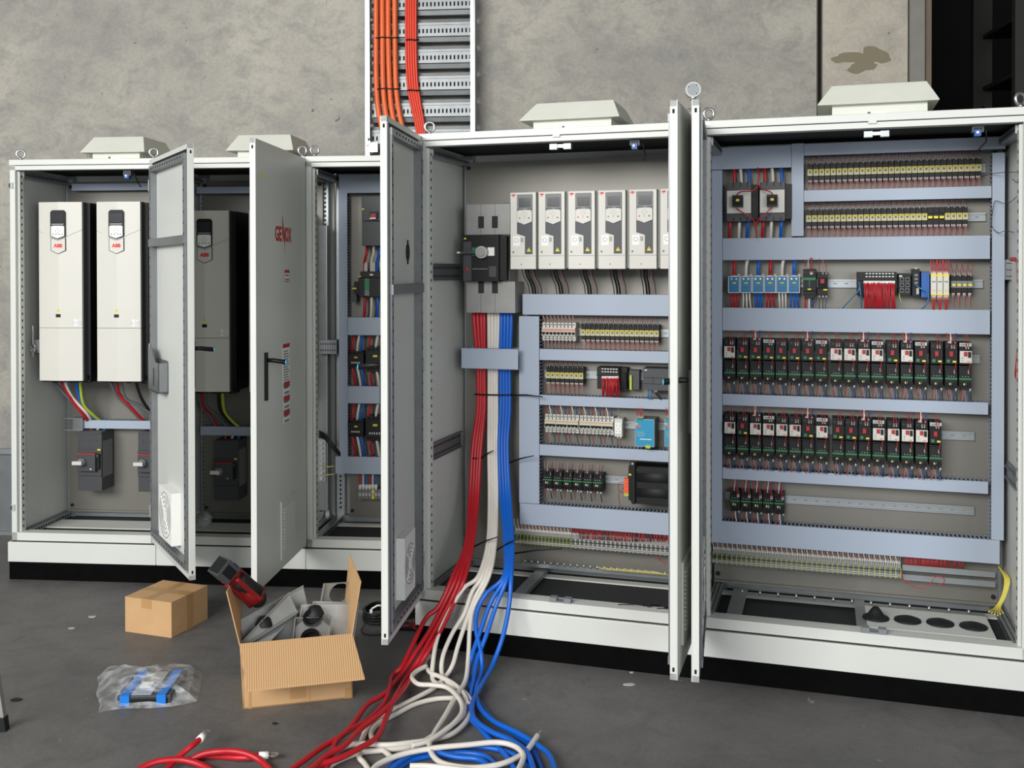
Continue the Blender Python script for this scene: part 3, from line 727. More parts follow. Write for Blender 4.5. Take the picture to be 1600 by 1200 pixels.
# cables below the drives
def rel(ox, oy, s, pts): return [(ox+x/s, oy+y/s) for x, y in pts]
def cab_run(pts, ox, oy, s, r, m, label, group, da=.28, db=.44):
    P = rel(ox, oy, s, pts); n = len(P)-1
    cable('L', [(u, v, da+(db-da)*i/n) for i, (u, v) in enumerate(P)], r, m, label, group)
gd = 'cables hanging below the tall drives'
for pts, m, nm in (([(335, 385), (430, 490), (520, 570), (560, 628)], 'cable_grey', 'grey'), ([(385, 385), (450, 500), (530, 605), (545, 632)], 'cable_red', 'red'), ([(405, 385), (450, 480), (540, 580), (570, 630)], 'cable_white', 'white'),
                   ([(475, 385), (500, 490), (570, 580), (612, 630)], 'cable_blue', 'blue'), ([(500, 385), (520, 520), (580, 590), (628, 630)], 'yellow_green', 'yellow-green')):
    cab_run(pts, 0, 500, 4, .0085, m, nm+' cable hanging below the leftmost tall drive', gd)
for pts, m, nm in (([(690, 385), (730, 470), (800, 540), (885, 632)], 'cable_grey', 'outer grey'), ([(735, 385), (745, 460), (830, 560), (898, 632)], 'cable_red', 'red'), ([(757, 385), (785, 490), (870, 535), (960, 600), (990, 632)], 'cable_grey', 'inner grey'), ([(850, 385), (880, 480), (930, 560), (1000, 632)], 'cable_black', 'dark')):
    cab_run(pts, 0, 500, 4, .0085, m, nm+' cable hanging below the second tall drive', gd)
for pts, m, nm in (([(40, 455), (60, 530), (110, 600), (150, 668)], 'cable_grey', 'outer grey'), ([(60, 455), (75, 540), (110, 590), (160, 668)], 'cable_red', 'red'), ([(82, 455), (92, 540), (160, 600), (218, 668)], 'cable_grey', 'inner grey'), ([(165, 455), (175, 560), (220, 620), (275, 668)], 'cable_black', 'dark blue'), ([(190, 455), (200, 560), (240, 620), (295, 670)], 'yellow_green', 'yellow-green')):
    cab_run(pts, 300, 500, 4, .0085, m, nm+' cable hanging below the tall drive of the second cabinet', gd)
for (s, z, nm) in ((.179, .396+.33, 'the far-left isolator'), (.532, .396+.33, 'the second isolator'), (.968, .357+.33, 'the isolator of the second cabinet')):
    for k, (m, c) in enumerate((('cable_red', 'red'), ('cable_white', 'white'), ('cable_blue', 'blue'))):
        cable('L', [(s+.035+k*.038, .44, z-.005, None), (s+.035+k*.040, .445, z+.025, None), (s+.033+k*.038, .45, z+.06, None)], .0085, m, c+' cable stub entering the top of '+nm, 'cable stubs above the isolators')
# keys hung in the first cabinet, white cord
b = MB(); b.tube([(0, 0, .10), (-.004, .01, .06), (0, 0, 0)], .0015, 'white', 5); b.tube([(.012*cos(a), 0, -.012+.012*sin(a)) for a in [2*pi*i/14 for i in range(14)]], .0014, 'steel', 5, closed=True)
ks = part(b, 'ring', None); C.objects.unlink(ks); 
t = thing('key_bunch', 'bunch of keys hanging on the left wall of the far-left cabinet', 'keys', 'L', .055, .12, PX('L', .12, 42, 538)[1]); C.objects.link(ks); ks.parent = t
for dx, an in ((-.006, .1), (.006, -.15)):
    b = MB(); b.cyl((dx, -.001, -.032), .009, .002, 'steel', 'y', 12); b.box(dx-.003+an*.02, dx+.003+an*.02, -.001, .001, -.068, -.036, 'steel'); part(b, 'key', t)
b = MB(); b.box(-.015, .03, .004, .02, -.04, .03, 'dull_zinc'); single(b, 'lock_bracket', 'small grey bracket behind the keys in the far-left cabinet', 'bracket', 'L', .055, .14, PX('L', .12, 42, 540)[1])
# crumpled clear plastic at the foot of cabinet 2
b = MB(); rr = random.Random(3)
ring = [[(.05*(.4+.6*sin(pi*(j+.5)/7))*(1+rr.uniform(-.25, .25))*cos(2*pi*i/12), .05*(1+rr.uniform(-.2, .2))*sin(2*pi*i/12)*sin(pi*(j+.5)/7), .09*j/6) for i in range(12)] for j in range(7)]
for j in range(6):
    for i in range(12): b.poly([ring[j][i], ring[j][(i+1) % 12], ring[j+1][(i+1) % 12], ring[j+1][i]], 'bag_plastic')
single(b, 'plastic_wrap', 'crumpled clear plastic wrap at the foot of the second cabinet', 'plastic wrap', 'L', PX('L', .3, 316, 800)[0], .3, ZB+.012)

# ---- contents of the third cabinet
g3 = 'blue-grey ducts in the third cabinet'
ductp('L', (529.5, 272, 700, 301), 'wide duct across the top of the third cabinet', g3)
ductp('L', (529.5, 301.3, 543, 714), 'tall upright duct at left of the third cabinet', g3, vertical=True)
ductp('L', (543.4, 496, 700, 524), 'duct below the green-striped contactor in the third cabinet', g3)
ductp('L', (543.4, 604, 700, 631), 'duct between the two pairs of black contactors in the third cabinet', g3)
ductp('L', (524, 714.4, 700, 741.5), 'lowest duct in the third cabinet, above the small terminals', g3)
def boxdev(row, d, px, back=.5):
    s0, s1, z0, z1 = RB(row, d, *px); return s0, z0, s1-s0, z1-z0, back-d
s, z, w_, h_, D_ = boxdev('L', .38, (565.5, 306, 612, 384))
t = thing('circuit_breaker', 'dark grey breaker high in the third cabinet, above the green-striped contactor', 'circuit breaker', 'L', s, .38, z)
b = MB(); b.box(0, w_, .0, D_, 0, h_*.5-.002, 'dark_grey'); b.box(0, w_, -.004, D_, h_*.5, h_, 'dark_grey'); part(b, 'housing', t, bev=.002)
b = MB(); b.box(w_*.28, w_*.55, -.018, 0, h_*.55, h_*.68, 'black'); b.box(w_*.32, w_*.5, -.024, -.01, h_*.56, h_*.64, 'red'); b.box(w_*.3, w_*.5, -.026, -.018, h_*.53, h_*.56, 'white'); part(b, 'toggle', t)
b = MB(); b.box(.0, .014, -.0052, -.004, h_*.72, h_*.75, 'yellow'); part(b, 'yellow_label', t)
for k, (u, m, c) in enumerate(((572, 'cable_red', 'red'), (582.5, 'cable_white', 'white'), (592, 'cable_blue', 'blue'))):
    cable('L', [(u+1.5, 382, .43), (u+1, 395, .41), (u-2, 408, .42), (u-2.5, 425, .43)], .008, m, c+' cable from the breaker down to the green-striped contactor', 'cables in the third cabinet')
    cable('L', [(u-2, 462, .43), (u-2, 480, .42), (u-3, 498, .44)], .008, m, c+' cable below the green-striped contactor', 'cables in the third cabinet')
s, z, w_, h_, D_ = boxdev('L', .40, (560, 424, 605, 464))
t = thing('contactor', 'black contactor with a bright green upright stripe in the third cabinet', 'contactor', 'L', s, .40, z)
b = MB(); b.box(0, w_, .0, D_, 0, h_*.75, 'black'); b.box(.008, w_, .012, D_, h_*.75, h_, 'black'); b.box(-.03, 0, .02, D_, h_*.1, h_*.6, 'black'); part(b, 'housing', t, bev=.002)
b = MB(); b.box(w_*.22, w_*.38, -.003, 0, h_*.05, h_*.72, 'green'); b.box(w_*.22, w_*.38, -.0033, -.002, h_*.05, h_*.25, 'mid_grey'); part(b, 'green_stripe', t)
b = MB(); b.box(0, .014, .008, .012, h_*.78, h_*.82, 'yellow'); b.box(w_*.38, w_*.5, .008, .012, h_*.84, h_*.90, 'white'); part(b, 'label', t)
for k in range(3): b = MB(); b.box(w_*(.18+.27*k), w_*(.18+.27*k)+.018, .015, .03, h_, h_+.05, 'light_grey'); part(b, 'terminal_lug', t)
s, z, w_, h_, D_ = boxdev('L', .42, (550, 447, 557, 472)); b = MB(); b.box(0, w_, 0, D_, 0, h_, 'dark_grey'); b.box(0, w_, -.001, 0, h_*.8, h_*.9, 'yellow')
single(b, 'relay', 'small dark relay beside the green-striped contactor', 'relay', 'L', s, .42, z)
gb = 'black contactors in the third cabinet'
n3 = 0
for (va, vb, wd_) in ((549, 575, 'upper'), (657, 683, 'lower')):
    for (ua, ub, e, nm) in ((544.5, 568, 0, 'small'), (571, 602, 7, 'larger')):
        s, z, w_, h_, D_ = boxdev('L', .41, (ua, va-e, ub, vb+e))
        t = thing('contactor', nm+' black contactor of the '+wd_+' pair in the third cabinet', 'contactor', 'L', s, .41, z, gb)
        b = MB(); b.box(0, w_, 0, D_, h_*.15, h_*.85, 'black'); b.box(.004, w_-.004, .015, D_, 0, h_, 'black')
        for k in range(4): b.box(w_*(.08+.23*k), w_*(.08+.23*k)+.008, .005, .02, h_*.84, h_*.93, 'black')
        part(b, 'housing', t, bev=.0015)
        b = MB(); b.box(w_*.38, w_*.6, -.0012, 0, h_*.60, h_*.68, 'yellow'); part(b, 'yellow_label', t)
        b = MB()
        for k in range(5): b.box(w_*.2+k*w_*.12, w_*.2+k*w_*.12+.005, -.002, 0, h_*.28, h_*.36, 'white')
        part(b, 'marking', t)
    for j, (u, m, c) in enumerate(((551, 'cable_red', 'red'), (559, 'cable_white', 'white'), (565, 'cable_blue', 'blue'), (577, 'cable_red', 'right-hand red'), (588, 'cable_white', 'right-hand white'))):
        cable('L', [(u+3, va-27, .45), (u, va-12, .43), (u-1, va+1, .44)], .0075, m, c+' cable above the '+wd_+' pair of black contactors', 'cables in the third cabinet')
        cable('L', [(u-1, vb-2, .44), (u+2, vb+12, .43), (u+5, vb+31, .45)], .0075, m, c+' cable below the '+wd_+' pair of black contactors', 'cables in the third cabinet')
for k in range(8):
    s, z, w_, h_, D_ = boxdev('L', .45, (560.5+k*5, 765, 565+k*5, 780)); t = thing('terminal_block', 'small grey terminal at the foot of the third cabinet, '+place_words(k+1, 8)+' of eight', 'terminal', 'L', s, .45, z, 'terminals in the third cabinet')
    b = MB(); b.box(0, w_, .0, D_, 0, h_, 'mid_grey' if k != 4 else 'yellow'); b.box(.001, w_-.001, .0-.006, .01, h_*.35, h_*.65, 'light_grey'); part(b, 'housing', t)
    if k < 6: wires(t, [(w_/2, .0, h_, 0, .09, ('cable_red', 'cable_white', 'cable_blue')[k % 3], .005, .004, .03)])
# earth bar and perforated bracket at the cabinet's left side, dark cables
b = MB(); b.box(0, .045, 0, .006, 0, .235, 'zinc')
eb = thing('earth_bar', 'upright metal earth bar with bolts left of the ducts in the third cabinet', 'earth bar', 'L', *(lambda q: (q[0], .46, q[1]))(PX('L', .46, 497, 752)))
part(b, 'bar', eb)
for k in range(8): b = MB(); b.cyl((.022, -.012, .02+k*.028), .010, .012, 'steel', 'y', 8); part(b, 'bolt', eb)
for v in (729, 741.5): cable('L', [(503, v, .45), (512, v+.5, .43), (524, v-1, .44)], .0035, 'yellow_pale', ('upper' if v < 735 else 'lower')+' yellow-green earth wire on the earth bar', 'earth wires in the third cabinet', name='earth_wire')
for k in range(3): cable('L', [(499, 674+k*4, .44), (508, 680+k*3, .42), (520, 694+k*3, .40), (531, 708+k*2, .42)], .006, 'cable_black', ['upper', 'middle', 'lower'][k]+' black cable crossing left of the ducts in the third cabinet', 'black cables in the third cabinet')
b = MB(); L_ = .09; b.box(0, .10, 0, .05, 0, .078, 'dull_zinc')
for k in range(7): b.box(.008+k*.013, .013+k*.013, -.001, 0, .015, .025, 'slot'); b.box(.008+k*.013, .013+k*.013, -.001, 0, .05, .06, 'slot')
single(b, 'side_bracket', 'grey perforated bracket on the left side of the third cabinet', 'bracket', 'L', PX('L', .40, 497, 540)[0], .42, PX('L', .42, 510, 553)[1])
s, z = PX('L', .46, 497, 700); b = MB(); b.box(0, .05, 0, .02, 0, 1.6, 'dull_zinc'); b.box(.05, .054, -.01, .03, 0, 1.6, 'zinc')
single(b, 'support_strut', 'tall galvanised strut just inside the left of the third cabinet', 'strut', 'L', s, .47, ZB+.08)
# ------------------------------------------------------------------ right bank
cA = cabinet('R', 0, 1.2, 'wide light grey cabinet in the middle with red, white and blue cables pouring out', vents=(.427, .862, .488, .825, .10, .50, .055, .132, 0),
             bolts=((.035, .05), (1.165, .05)), floor_holes=((.09, .15), (.43, .48)), plate=(.04, .04))
cB = cabinet('R', 1.2, 1.2, 'wide light grey cabinet at right, its mounting plate crowded with motor starters', vents=(.451, .895, .505, .855, .10, .50, .06, .14, 0),
             bolts=((.035, .05), (1.165, .05)), floor_holes=((.09, .15), (.43, .48)), plate=(.012, .04), sides=(0, 1))
A3, A4, A5 = 1.7073, 1.879, 1.786
dA, dh = door(cA, 0, .59, 1, A3, 'R', bar=(PX('R', -.2, 630, 450)[1],))
dB, dh = door(cA, 1.2, .59, -1, A4, 'R')
dC, dh = door(cB, 0, .59, 1, A5, 'R')
handle(dA, .555, DPX('R', 0, A3, 597, 580)[1], 1, side=-1)
handle(dC, .555, DPX('R', 1.2, A5, 1083, 603)[1], 1, side=-1)
xa, za = DPX('R', 0, A3, 619, 940); xb, zb_ = DPX('R', 0, A3, 650, 838)
filter_in(dA, *sorted((DPX('R', 0, A3, 636, 900)[0], DPX('R', 0, A3, 619, 900)[0])), .10, .345, .035); filter_in(dC, .12, .42, .10, .38, .03)
filter_out(dB, -.50, -.20, .09, .38)
xa, za = DPX('R', 0, A3, 636.5, 394); b = MB(); b.prism([(xa+.028*cos(a), za+.036*sin(a)) for a in [2*pi*i/16 for i in range(16)]], 0, .004, 'black', 'y'); b.box(xa-.006, xa+.006, .0, .004, za-.05, za+.05, 'black'); part(b, 'grommet', dA)
# puck lying on the top edge of the right cabinet's door: round disc standing on it
p = W('R', 1.2, -.012, 0); hd = Vector((cos(A5), -sin(A5), 0)); q = p+hd*.57
b = MB(); b.cyl((0, -.012, .034), .026, .03, 'light_grey', 'y', 24); b.cyl((0, -.0125, .034), .021, .001, 'dull_zinc', 'y', 24); b.cyl((0, 0, 0), .010, .014, 'steel', 'z', 12)
for a in (.9, 2.6, 5.4): b.cyl((.018*cos(a), -.014, .034+.018*sin(a)), .002, .002, 'black', 'y', 6)
world_single(b, 'door_knob', 'small round metal disc standing on top of the right-hand cabinet door edge', 'disc', loc=(q.x, q.y, ZT-.012+.0005), rz=-.1)
for cab, base in ((cA, 0), (cB, 1.2)):
    (u1, v1), (u2, v2) = ((878, 223), (993, 225)) if base == 0 else ((1369, 201), (1527, 203))
    s, z = PX('R', .03, u1, v1); x = s-base
    b = MB(); b.box(x-.045, x-.014, .0, .03, ZT-.088, ZT-.066, 'zinc'); b.box(x+.014, x+.045, .0, .03, ZT-.088, ZT-.066, 'zinc'); b.box(x-.016, x+.016, .01, .03, ZT-.080, ZT-.068, 'steel');
    part(b, 'latch', cab)
    b = MB(); b.box(x-.03, x, -.008, .0, ZT-.038, ZT-.026, 'paint'); part(b, 'catch', cab)
    xlight(cab, PX('R', .06, u2, v2)[0]-base, ZT-.07)
    xx, zz = PX('R', .03, *((878, 938) if base == 0 else (1365, 988))); xx -= base
    b = MB(); b.box(xx-.045, xx-.016, -.002, .03, ZB+.042, ZB+.062, 'zinc'); b.box(xx+.016, xx+.045, -.002, .03, ZB+.042, ZB+.062, 'zinc'); b.box(xx-.046, xx+.046, .0, .03, ZB+.0415, ZB+.048, 'zinc'); part(b, 'latch', cab)
# cabinet A floor: cross rail and copper/earth bar with terminals
b = MB(); b.box(.40, .45, .08, .48, ZB+.012, ZB+.034, 'zinc'); part(b, 'floor_rail', cA)
b = MB(); b.box(.0, .78, 0, .006, 0, .018, 'zinc'); 
eb = thing('earth_bar', 'long earth bar with screws lying low along the back of the middle cabinet', 'earth bar', 'R', .33, .45, ZB+.045); part(b, 'bar', eb)
for k in range(24): b = MB(); b.cyl((.02+k*.031, -.005, .018), .0045, .014, 'steel', 'z', 8); part(b, 'screw', eb)
for k in range(9): cable('R', [(.72+k*.031, .44, ZB+.07, None), (.70+k*.031, .41, ZB+.085, None), (.73+k*.035, .40, ZB+.08, None), (.80+k*.03, .42, ZB+.07, None)], .0022, 'yellow_pale', 'thin yellow-green earth wire looping off the floor earth bar', 'earth wires on the floor bar of the middle cabinet', n=6, name='earth_wire')
for k, (dx, dy) in enumerate(((0, 0), (.10, .015), (.16, .0))):
    s, z = PX('R', .05, 985, 942); b = MB(); b.tube([(0, 0, 0), (.07, .01, .004), (.12 if k == 0 else .03, .015, .002)], .002, 'black', 6); b.box(.118 if k == 0 else .028, .13 if k == 0 else .04, .010, .020, -.002, .006, 'black')
    single(b, 'cable_tie', 'loose black cable tie lying on the sill of the middle cabinet, '+('leftmost', 'middle', 'rightmost')[k]+' of three', 'cable tie', 'R', s-.05+dx, .045+dy, ZB+.044)

# ---- cabinet A devices
b = None
t = thing('main_switch', 'large grey main switch with black drive block and round handle in middle cabinet', 'switch', 'R', .093, .36, 1.434)
b = MB(); b.box(0, .235, .0, .14, 0, .144, 'gland'); b.box(0, .205, .01, .14, .144, .36, 'gland'); b.box(0, .212, .0, .14, .36, .506, 'gland'); b.box(.002, .21, -.002, .02, .500, .506, 'mid_grey')
for x in (.058, .125):
    for z in (.09, .39): b.box(x, x+.028, -.0015, .004, z, z+.055, 'seam'); b.cyl((x+.014, -.004, z+(.05 if z < .2 else .006)), .004, .004, 'black', 'y', 8)
for x in (.07, .14): b.box(x, x+.0012, -.0008, .001, 0, .144, 'seam'); b.box(x, x+.0012, -.0008, .001, .36, .5, 'seam')
part(b, 'housing', t, bev=.002)
b = MB(); b.box(0, .172, -.045, .01, .145, .358, 'black'); b.box(.001, .040, -.047, -.044, .147, .328, 'dark_grey'); b.box(.125, .160, -.047, -.044, .165, .215, 'dark_grey'); b.box(.045, .118, -.0465, -.045, .201, .203, 'light_grey'); b.box(.012, .028, -.049, -.046, .195, .208, 'red')
b.box(.172, .205, -.03, .0, .15, .355, 'black'); part(b, 'motor_drive', t, bev=.003)
b = MB(); b.box(.045, .075, -.0485, -.044, .262, .300, 'green'); part(b, 'label', t, 'green label')
b = MB(); b.box(.120, .152, -.0485, -.044, .262, .300, 'white'); part(b, 'label', t, 'white label')
b = MB(); b.box(.006, .016, -.0485, -.044, .338, .345, 'yellow'); part(b, 'label', t, 'tiny yellow label')
b = MB(); b.cyl((.097, -.075, .278), .028, .032, 'light_grey', 'y', 24); b.cyl((.097, -.083, .278), .020, .01, 'gland', 'y', 24); b.box(-.005, .075, -.073, -.060, .271, .283, 'dark_grey'); b.box(-.022, -.003, -.071, -.062, .273, .281, 'white'); part(b, 'rotary_handle', t, 'round grey rotary handle', bev=.0015)
b = MB(); b.box(-.04, .0, 0, .004, -.05, .05, 'dull_zinc'); 
for k in range(4): b.box(-.035+k*.009, -.031+k*.009, -.001, 0, -.04, -.02, 'slot'); b.box(-.035+k*.009, -.031+k*.009, -.001, 0, .0, .02, 'slot')
for (v, n) in ((425, 'upper'), (695, 'lower')):
    b = MB(); z = PX('R', .3, 690, v)[1]; b.box(0, .004, 0, .42, -.038, .038, 'dull_zinc'); b.box(0, .012, 0, .42, .034, .038, 'dull_zinc'); b.box(0, .012, 0, .42, -.038, -.034, 'dull_zinc')
    y = .02
    while y < .40: b.box(.0038, .0048, y, y+.010, .014, .024, 'slot'); b.box(.0038, .0048, y, y+.010, -.024, -.014, 'slot'); y += .022
    single(b, 'support_rail', n+' perforated support rail on the left side wall of the middle cabinet', 'rail', 'R', .014, .07, z)

def small_drive(label, s, d, z):
    w, h, D = .1195, .344, .20
    t = thing('small_drive', label, 'drive', 'R', s, d, z, 'row of small white drives')
    b = MB(); b.box(0, w, .004, .03, .0, h, 'light_grey'); b.box(.001, w+.010, .03, D, .004, h-.002, 'light_grey')
    b.box(w+.0095, w+.0112, .035, D, .03, h-.02, 'seam')
    for k in range(24): b.box(w+.0105, w+.012, .045, D, .036+k*.012, .041+k*.012, 'light_grey')
    part(b, 'housing', t, bev=.002)
    T = lambda q: h-q
    b = MB(); b.box(0.001, w-.001, 0, .006, 0.001, T(.286), 'off_white'); b.prism([(.001, T(.284)), (.068, T(.284)), (.068, T(.198)), (.031, T(.186)), (.031, T(.004)), (.001, T(.004))], 0, .006, 'off_white')
    b.prism([(.104, T(.284)), (w-.001, T(.284)), (w-.001, T(.004)), (.031, T(.004)), (.031, T(.010)), (.104, T(.010))], 0, .006, 'off_white'); b.box(.068, .104, .0, .006, T(.284), T(.278), 'off_white')
    b.cyl((.052, -.001, T(.322)), .003, .002, 'mid_grey', 'y', 8); b.box(.01, .018, -.0004, .001, T(.272), T(.263), 'mid_grey')
    part(b, 'front_cover', t)
    b = MB(); b.prism([(.032, T(.135)), (.103, T(.135)), (.103, T(.276)), (.069, T(.276)), (.069, T(.197)), (.032, T(.185))], .001, .006, 'dark_grey'); part(b, 'dark_inlay', t)
    b = MB(); b.prism([(.032, T(.13)), (.032, T(.016)), (.038, T(.010)), (.098, T(.010)), (.103, T(.016)), (.103, T(.13))], -.003, .006, 'mid_grey')
    b.box(.041, .097, -.004, -.002, T(.070), T(.026), 'screen'); b.box(.041, .097, -.0045, -.003, T(.072), T(.0705), 'light_grey'); b.box(.034, .060, -.004, -.002, T(.079), T(.074), 'dark_grey'); b.box(.078, .101, -.004, -.002, T(.079), T(.074), 'dark_grey')
    b.prism([(.0335, T(.132)), (.0335, T(.086)), (.046, T(.080)), (.092, T(.080)), (.1015, T(.086)), (.1015, T(.132)), (.0675, T(.145))], -.005, .002, 'off_white')
    for (qx, qz) in ((.0675, .090), (.0675, .107), (.058, .098), (.077, .098)): b.box(qx-.004, qx+.004, -.0056, -.005, T(qz)-.002, T(qz)+.002, 'light_grey')
    for (qx, m) in ((.045, 'abb_red'), (.0675, 'light_grey'), (.088, 'dark_grey')): b.box(qx-.003, qx+.003, -.0056, -.005, T(.119), T(.113), m)
    part(b, 'control_panel', t)
    b = MB(); tri(b, .0865, T(.256), .020, .0012); part(b, 'warning_label', t)
    b = MB(); b.box(.014, .045, -.0008, .0, T(.240), T(.196), 'white'); b.tube([(.029+.009*cos(a), -.0012, T(.215)+.009*sin(a)) for a in [2*pi*i/14 for i in range(14)]], .0008, 'ink_blue', 4, closed=True)
    for k in range(4): b.box(.049, .061, -.0006, .0001, T(.222)+k*.005, T(.222)+k*.005+.0025, 'dark_grey')
    part(b, 'rating_label', t)
    txt_part(t, 'ABB', .0095, 'abb_red', .0145, -.0012, T(.0125), bold=.0006)
    b = MB(); b.box(.010, .018, -.0006, .0, T(.022), T(.018), 'orange'); part(b, 'type_mark', t)
    return t
du = (797.3, 841.5, 888, 935, 983, 1031.5)
SD = None
for i, u in enumerate(du):
    s = PX('R', .27, u, 360)[0]; z = 1.634
    lab = 'small white drive in the middle cabinet, '+place_words(i+1, 6)+' of the row of six'
    SD0 = small_drive(lab, s, .27, z) if SD is None else dup(SD, 'R', s, .27, z, lab)
    SD = SD or SD0
    x0 = u+18
    for k, (dx, m, r, lb) in enumerate(((0, 'wire_dark', .0022, 'thin purple-black'), (5, 'cable_black', .0045, 'thick black'), (9, 'cable_black', .0045, 'second thick black'), (16, 'wire_pink', .002, 'pinkish'), (19, 'wire_dark', .002, 'rightmost dark'))):
        if i == 5 and k > 1: continue
        j = (5-i)*1.1
        cable('R', [(x0+dx, 419, .40), (x0+dx+j*.6, 432, .40), (x0+dx+2+j*1.5, 446, .43), (x0+dx+3+j*1.8, 462, .45)], r, m, lb+' lead under the '+place_words(i+1, 6)+' of the small white drives', 'leads under the small white drives', n=6, name='lead')
gA = 'ducts of the middle cabinet'
ductp('R', (811, 494, 842.5, 786.5), 'upright wide duct right of the blue cables in the middle cabinet', gA, vertical=True)
ductp('R', (816.5, 460, 1075, 493), 'wide duct directly below the small white drives', gA)
ductp('R', (843, 547.5, 1075, 565.5), 'narrow duct below the row of sixteen yellow relays', gA)
ductp('R', (843, 621, 1075, 637), 'narrow duct below the short row of eight yellow relays', gA)
ductp('R', (843, 700, 1075, 717.5), 'narrow duct below the three-pole breakers in the middle cabinet', gA)
ductp('R', (812, 795, 1075, 829), 'wide lowest duct of the middle cabinet above the terminals', gA)
s0, s1, z0, z1 = RB('R', .36, 721.5, 544.5, 810, 576.5)
t = thing('wiring_duct', 'short wide duct crossing in front of the red, white and blue cables', 'wiring duct', 'R', s0, .355, z0, gA)
b = MB(); b.box(0, s1-s0, 0, .003, 0, z1-z0, 'duct'); b.box(0, s1-s0, 0, .02, 0, .0015, 'duct'); b.box(0, s1-s0, 0, .02, z1-z0-.0015, z1-z0, 'duct'); part(b, 'cover', t)
b = MB(); b.box(0, s1-s0, .125, .128, 0.003, z1-z0-.003, 'duct_body'); b.box(0, .003, .01, .125, 0.003, z1-z0-.003, 'duct_body'); part(b, 'slotted_body', t)
# device generators ------------------------------------------------------
def relay_proto(label, var, group):
    w_, h_ = .0222, .077; t = thing('relay', label, 'relay', 'R', 0, 0, 0, group)
    b = MB(); b.box(0, w_, .014, .05, 0, h_, 'black'); b.box(.001, w_-.001, .004, .02, .004, .022, 'black'); b.box(.001, w_-.001, .004, .02, h_-.024, h_-.006, 'black'); b.box(.002, .009, .0, .01, h_-.016, h_, 'black'); b.box(.013, .020, .002, .01, 0, .012, 'black')
    part(b, 'socket', t)
    b = MB()
    if var == 'low': b.box(.003, w_-.003, -.002, .01, .030, .040, 'yellow')
    else:
        b.box(.001, w_-.001, -.006, .014, .023, .051, 'yellow_pale'); b.box(.0015, w_-.0015, -.0068, -.006, .043, .0505, 'relay_yellow'); b.box(.002, w_-.007, -.0068, -.006, .025, .036, 'light_grey'); b.cyl((.0115, -.0078, .038), .0052, .002, 'dirt', 'y', 8)
    part(b, 'cover', t)
    rr = random.Random(hash(label) % 97 if False else len(label))
    ws = []
    top, bot = var == 'low' and (1, 3) or (2, 3)
    for k in range(top): ws.append((.006+k*.009, .005, h_-.004, (-.008, .004)[k % 2], .055, 'wire_dark' if k else 'wire_red', .001, .006, .012))
    for k in range(bot): ws.append((.005+k*.006, .003, .004, (-.004, .004, .0)[k], -.05, ('wire_red', 'wire_pink', 'wire_pink')[k], .0013, .006, .010))
    wires(t, ws); return t
def relay_row(us, v_top0, v_top1, z, d, rowname, group, low=()):
    n = len(us); P = {}
    for i, u in enumerate(us):
        s = PX('R', d, u, v_top0)[0]-.011; var = 'low' if i in low else 'std'
        lab = ('relay with a small yellow label' if var == 'low' else 'yellow-faced plug-in relay')+', '+place_words(i+1, n)+' in the '+rowname
        if var in P: o = dup(P[var], 'R', s, d, z, lab)
        else: o = relay_proto(lab, var, group); P[var] = o; put(o, 'R', s, d, z)
us = [911+i*(1025.8-911)/15 for i in range(16)]; relay_row(us, 520, 520, 1.309, .44, 'sixteen-relay row, middle cabinet', 'relays in the middle cabinet')
us = [856.5+i*7.35 for i in range(8)]; relay_row(us, 588, 588, 1.110, .44, 'eight-relay row, middle cabinet', 'relays in the middle cabinet')
gr = 'mounting rails in the middle cabinet'
zr = PX('R', .488, 1040, 520)[1]; rail('R', .43, 1.16, 1.345, 'mounting rail behind the sixteen-relay row', gr)
rail('R', .43, 1.16, 1.148, 'mounting rail behind the eight-relay row', gr); rail('R', .43, 1.16, .925, 'mounting rail behind the three-pole breakers', gr); rail('R', .43, 1.0, .672, 'mounting rail left of the black transformer', gr)
# miniature breakers
def mcb(label, s, z, poles, group, cat='circuit breaker'):
    w_ = poles*.0175; h_ = .083; t = thing('miniature_breaker', label, cat, 'R', s, .43, z, group)
    b = MB(); b.box(0.0003, w_-.0003, .006, .06, 0, h_, 'off_white'); b.box(.0003, w_-.0003, -.006, .01, .022, .060, 'off_white')
    for k in range(poles):
        x = k*.0175+.0088; b.cyl((x, .0055, h_-.010), .003, .001, 'black', 'y', 8); b.cyl((x, .0055, .009), .003, .001, 'black', 'y', 8); b.box(x-.0088, x-.0084, -.0062, .006, 0, h_, 'mid_grey')
    b.box(.0003, w_-.0003, -.0068, -.006, .052, .054, 'red')
    part(b, 'housing', t)
    b = MB(); b.box(.001, w_-.001, -.0070, -.006, .045, .050, 'orange' if poles == 1 else 'yellow_pale'); part(b, 'label_strip', t)
    b = MB(); b.box(.0015, w_-.0015, -.0075, -.006, .030, .040, 'black')
    for k in range(poles): b.box(k*.0175+.006, k*.0175+.012, -.018, -.006, .028, .036, 'black')
    part(b, 'toggle', t)
    ws = []
    cols = ('wire_red', 'cable_white', 'wire_blue')
    for k in range(poles):
        x = k*.0175+.0088; m = cols[k % 3] if poles == 3 else 'wire_pink'
        ws.append((x, .008, h_, -.008, .05, m, .0026, .004, None)); ws.append((x, .008, 0, .004, -.045, ('wire_red', 'wire_grey', 'wire_dark')[k % 3] if poles == 3 else 'wire_grey', .002, .004, None))
        if poles == 1: ws.append((x+.004, .01, 0, .004, -.045, 'wire_red', .0014, .004, None))
    wires(t, ws); return t
for i in range(9):
    s = PX('R', .43, 847+i*5.78, 518)[0]; lab = 'white single-pole breaker, '+place_words(i+1, 9)+' of nine beside the sixteen relays'
    if i == 0: m1 = mcb(lab, s, 1.307, 1, 'single-pole breakers in the middle cabinet')
    else: dup(m1, 'R', s, .43, 1.307, lab)
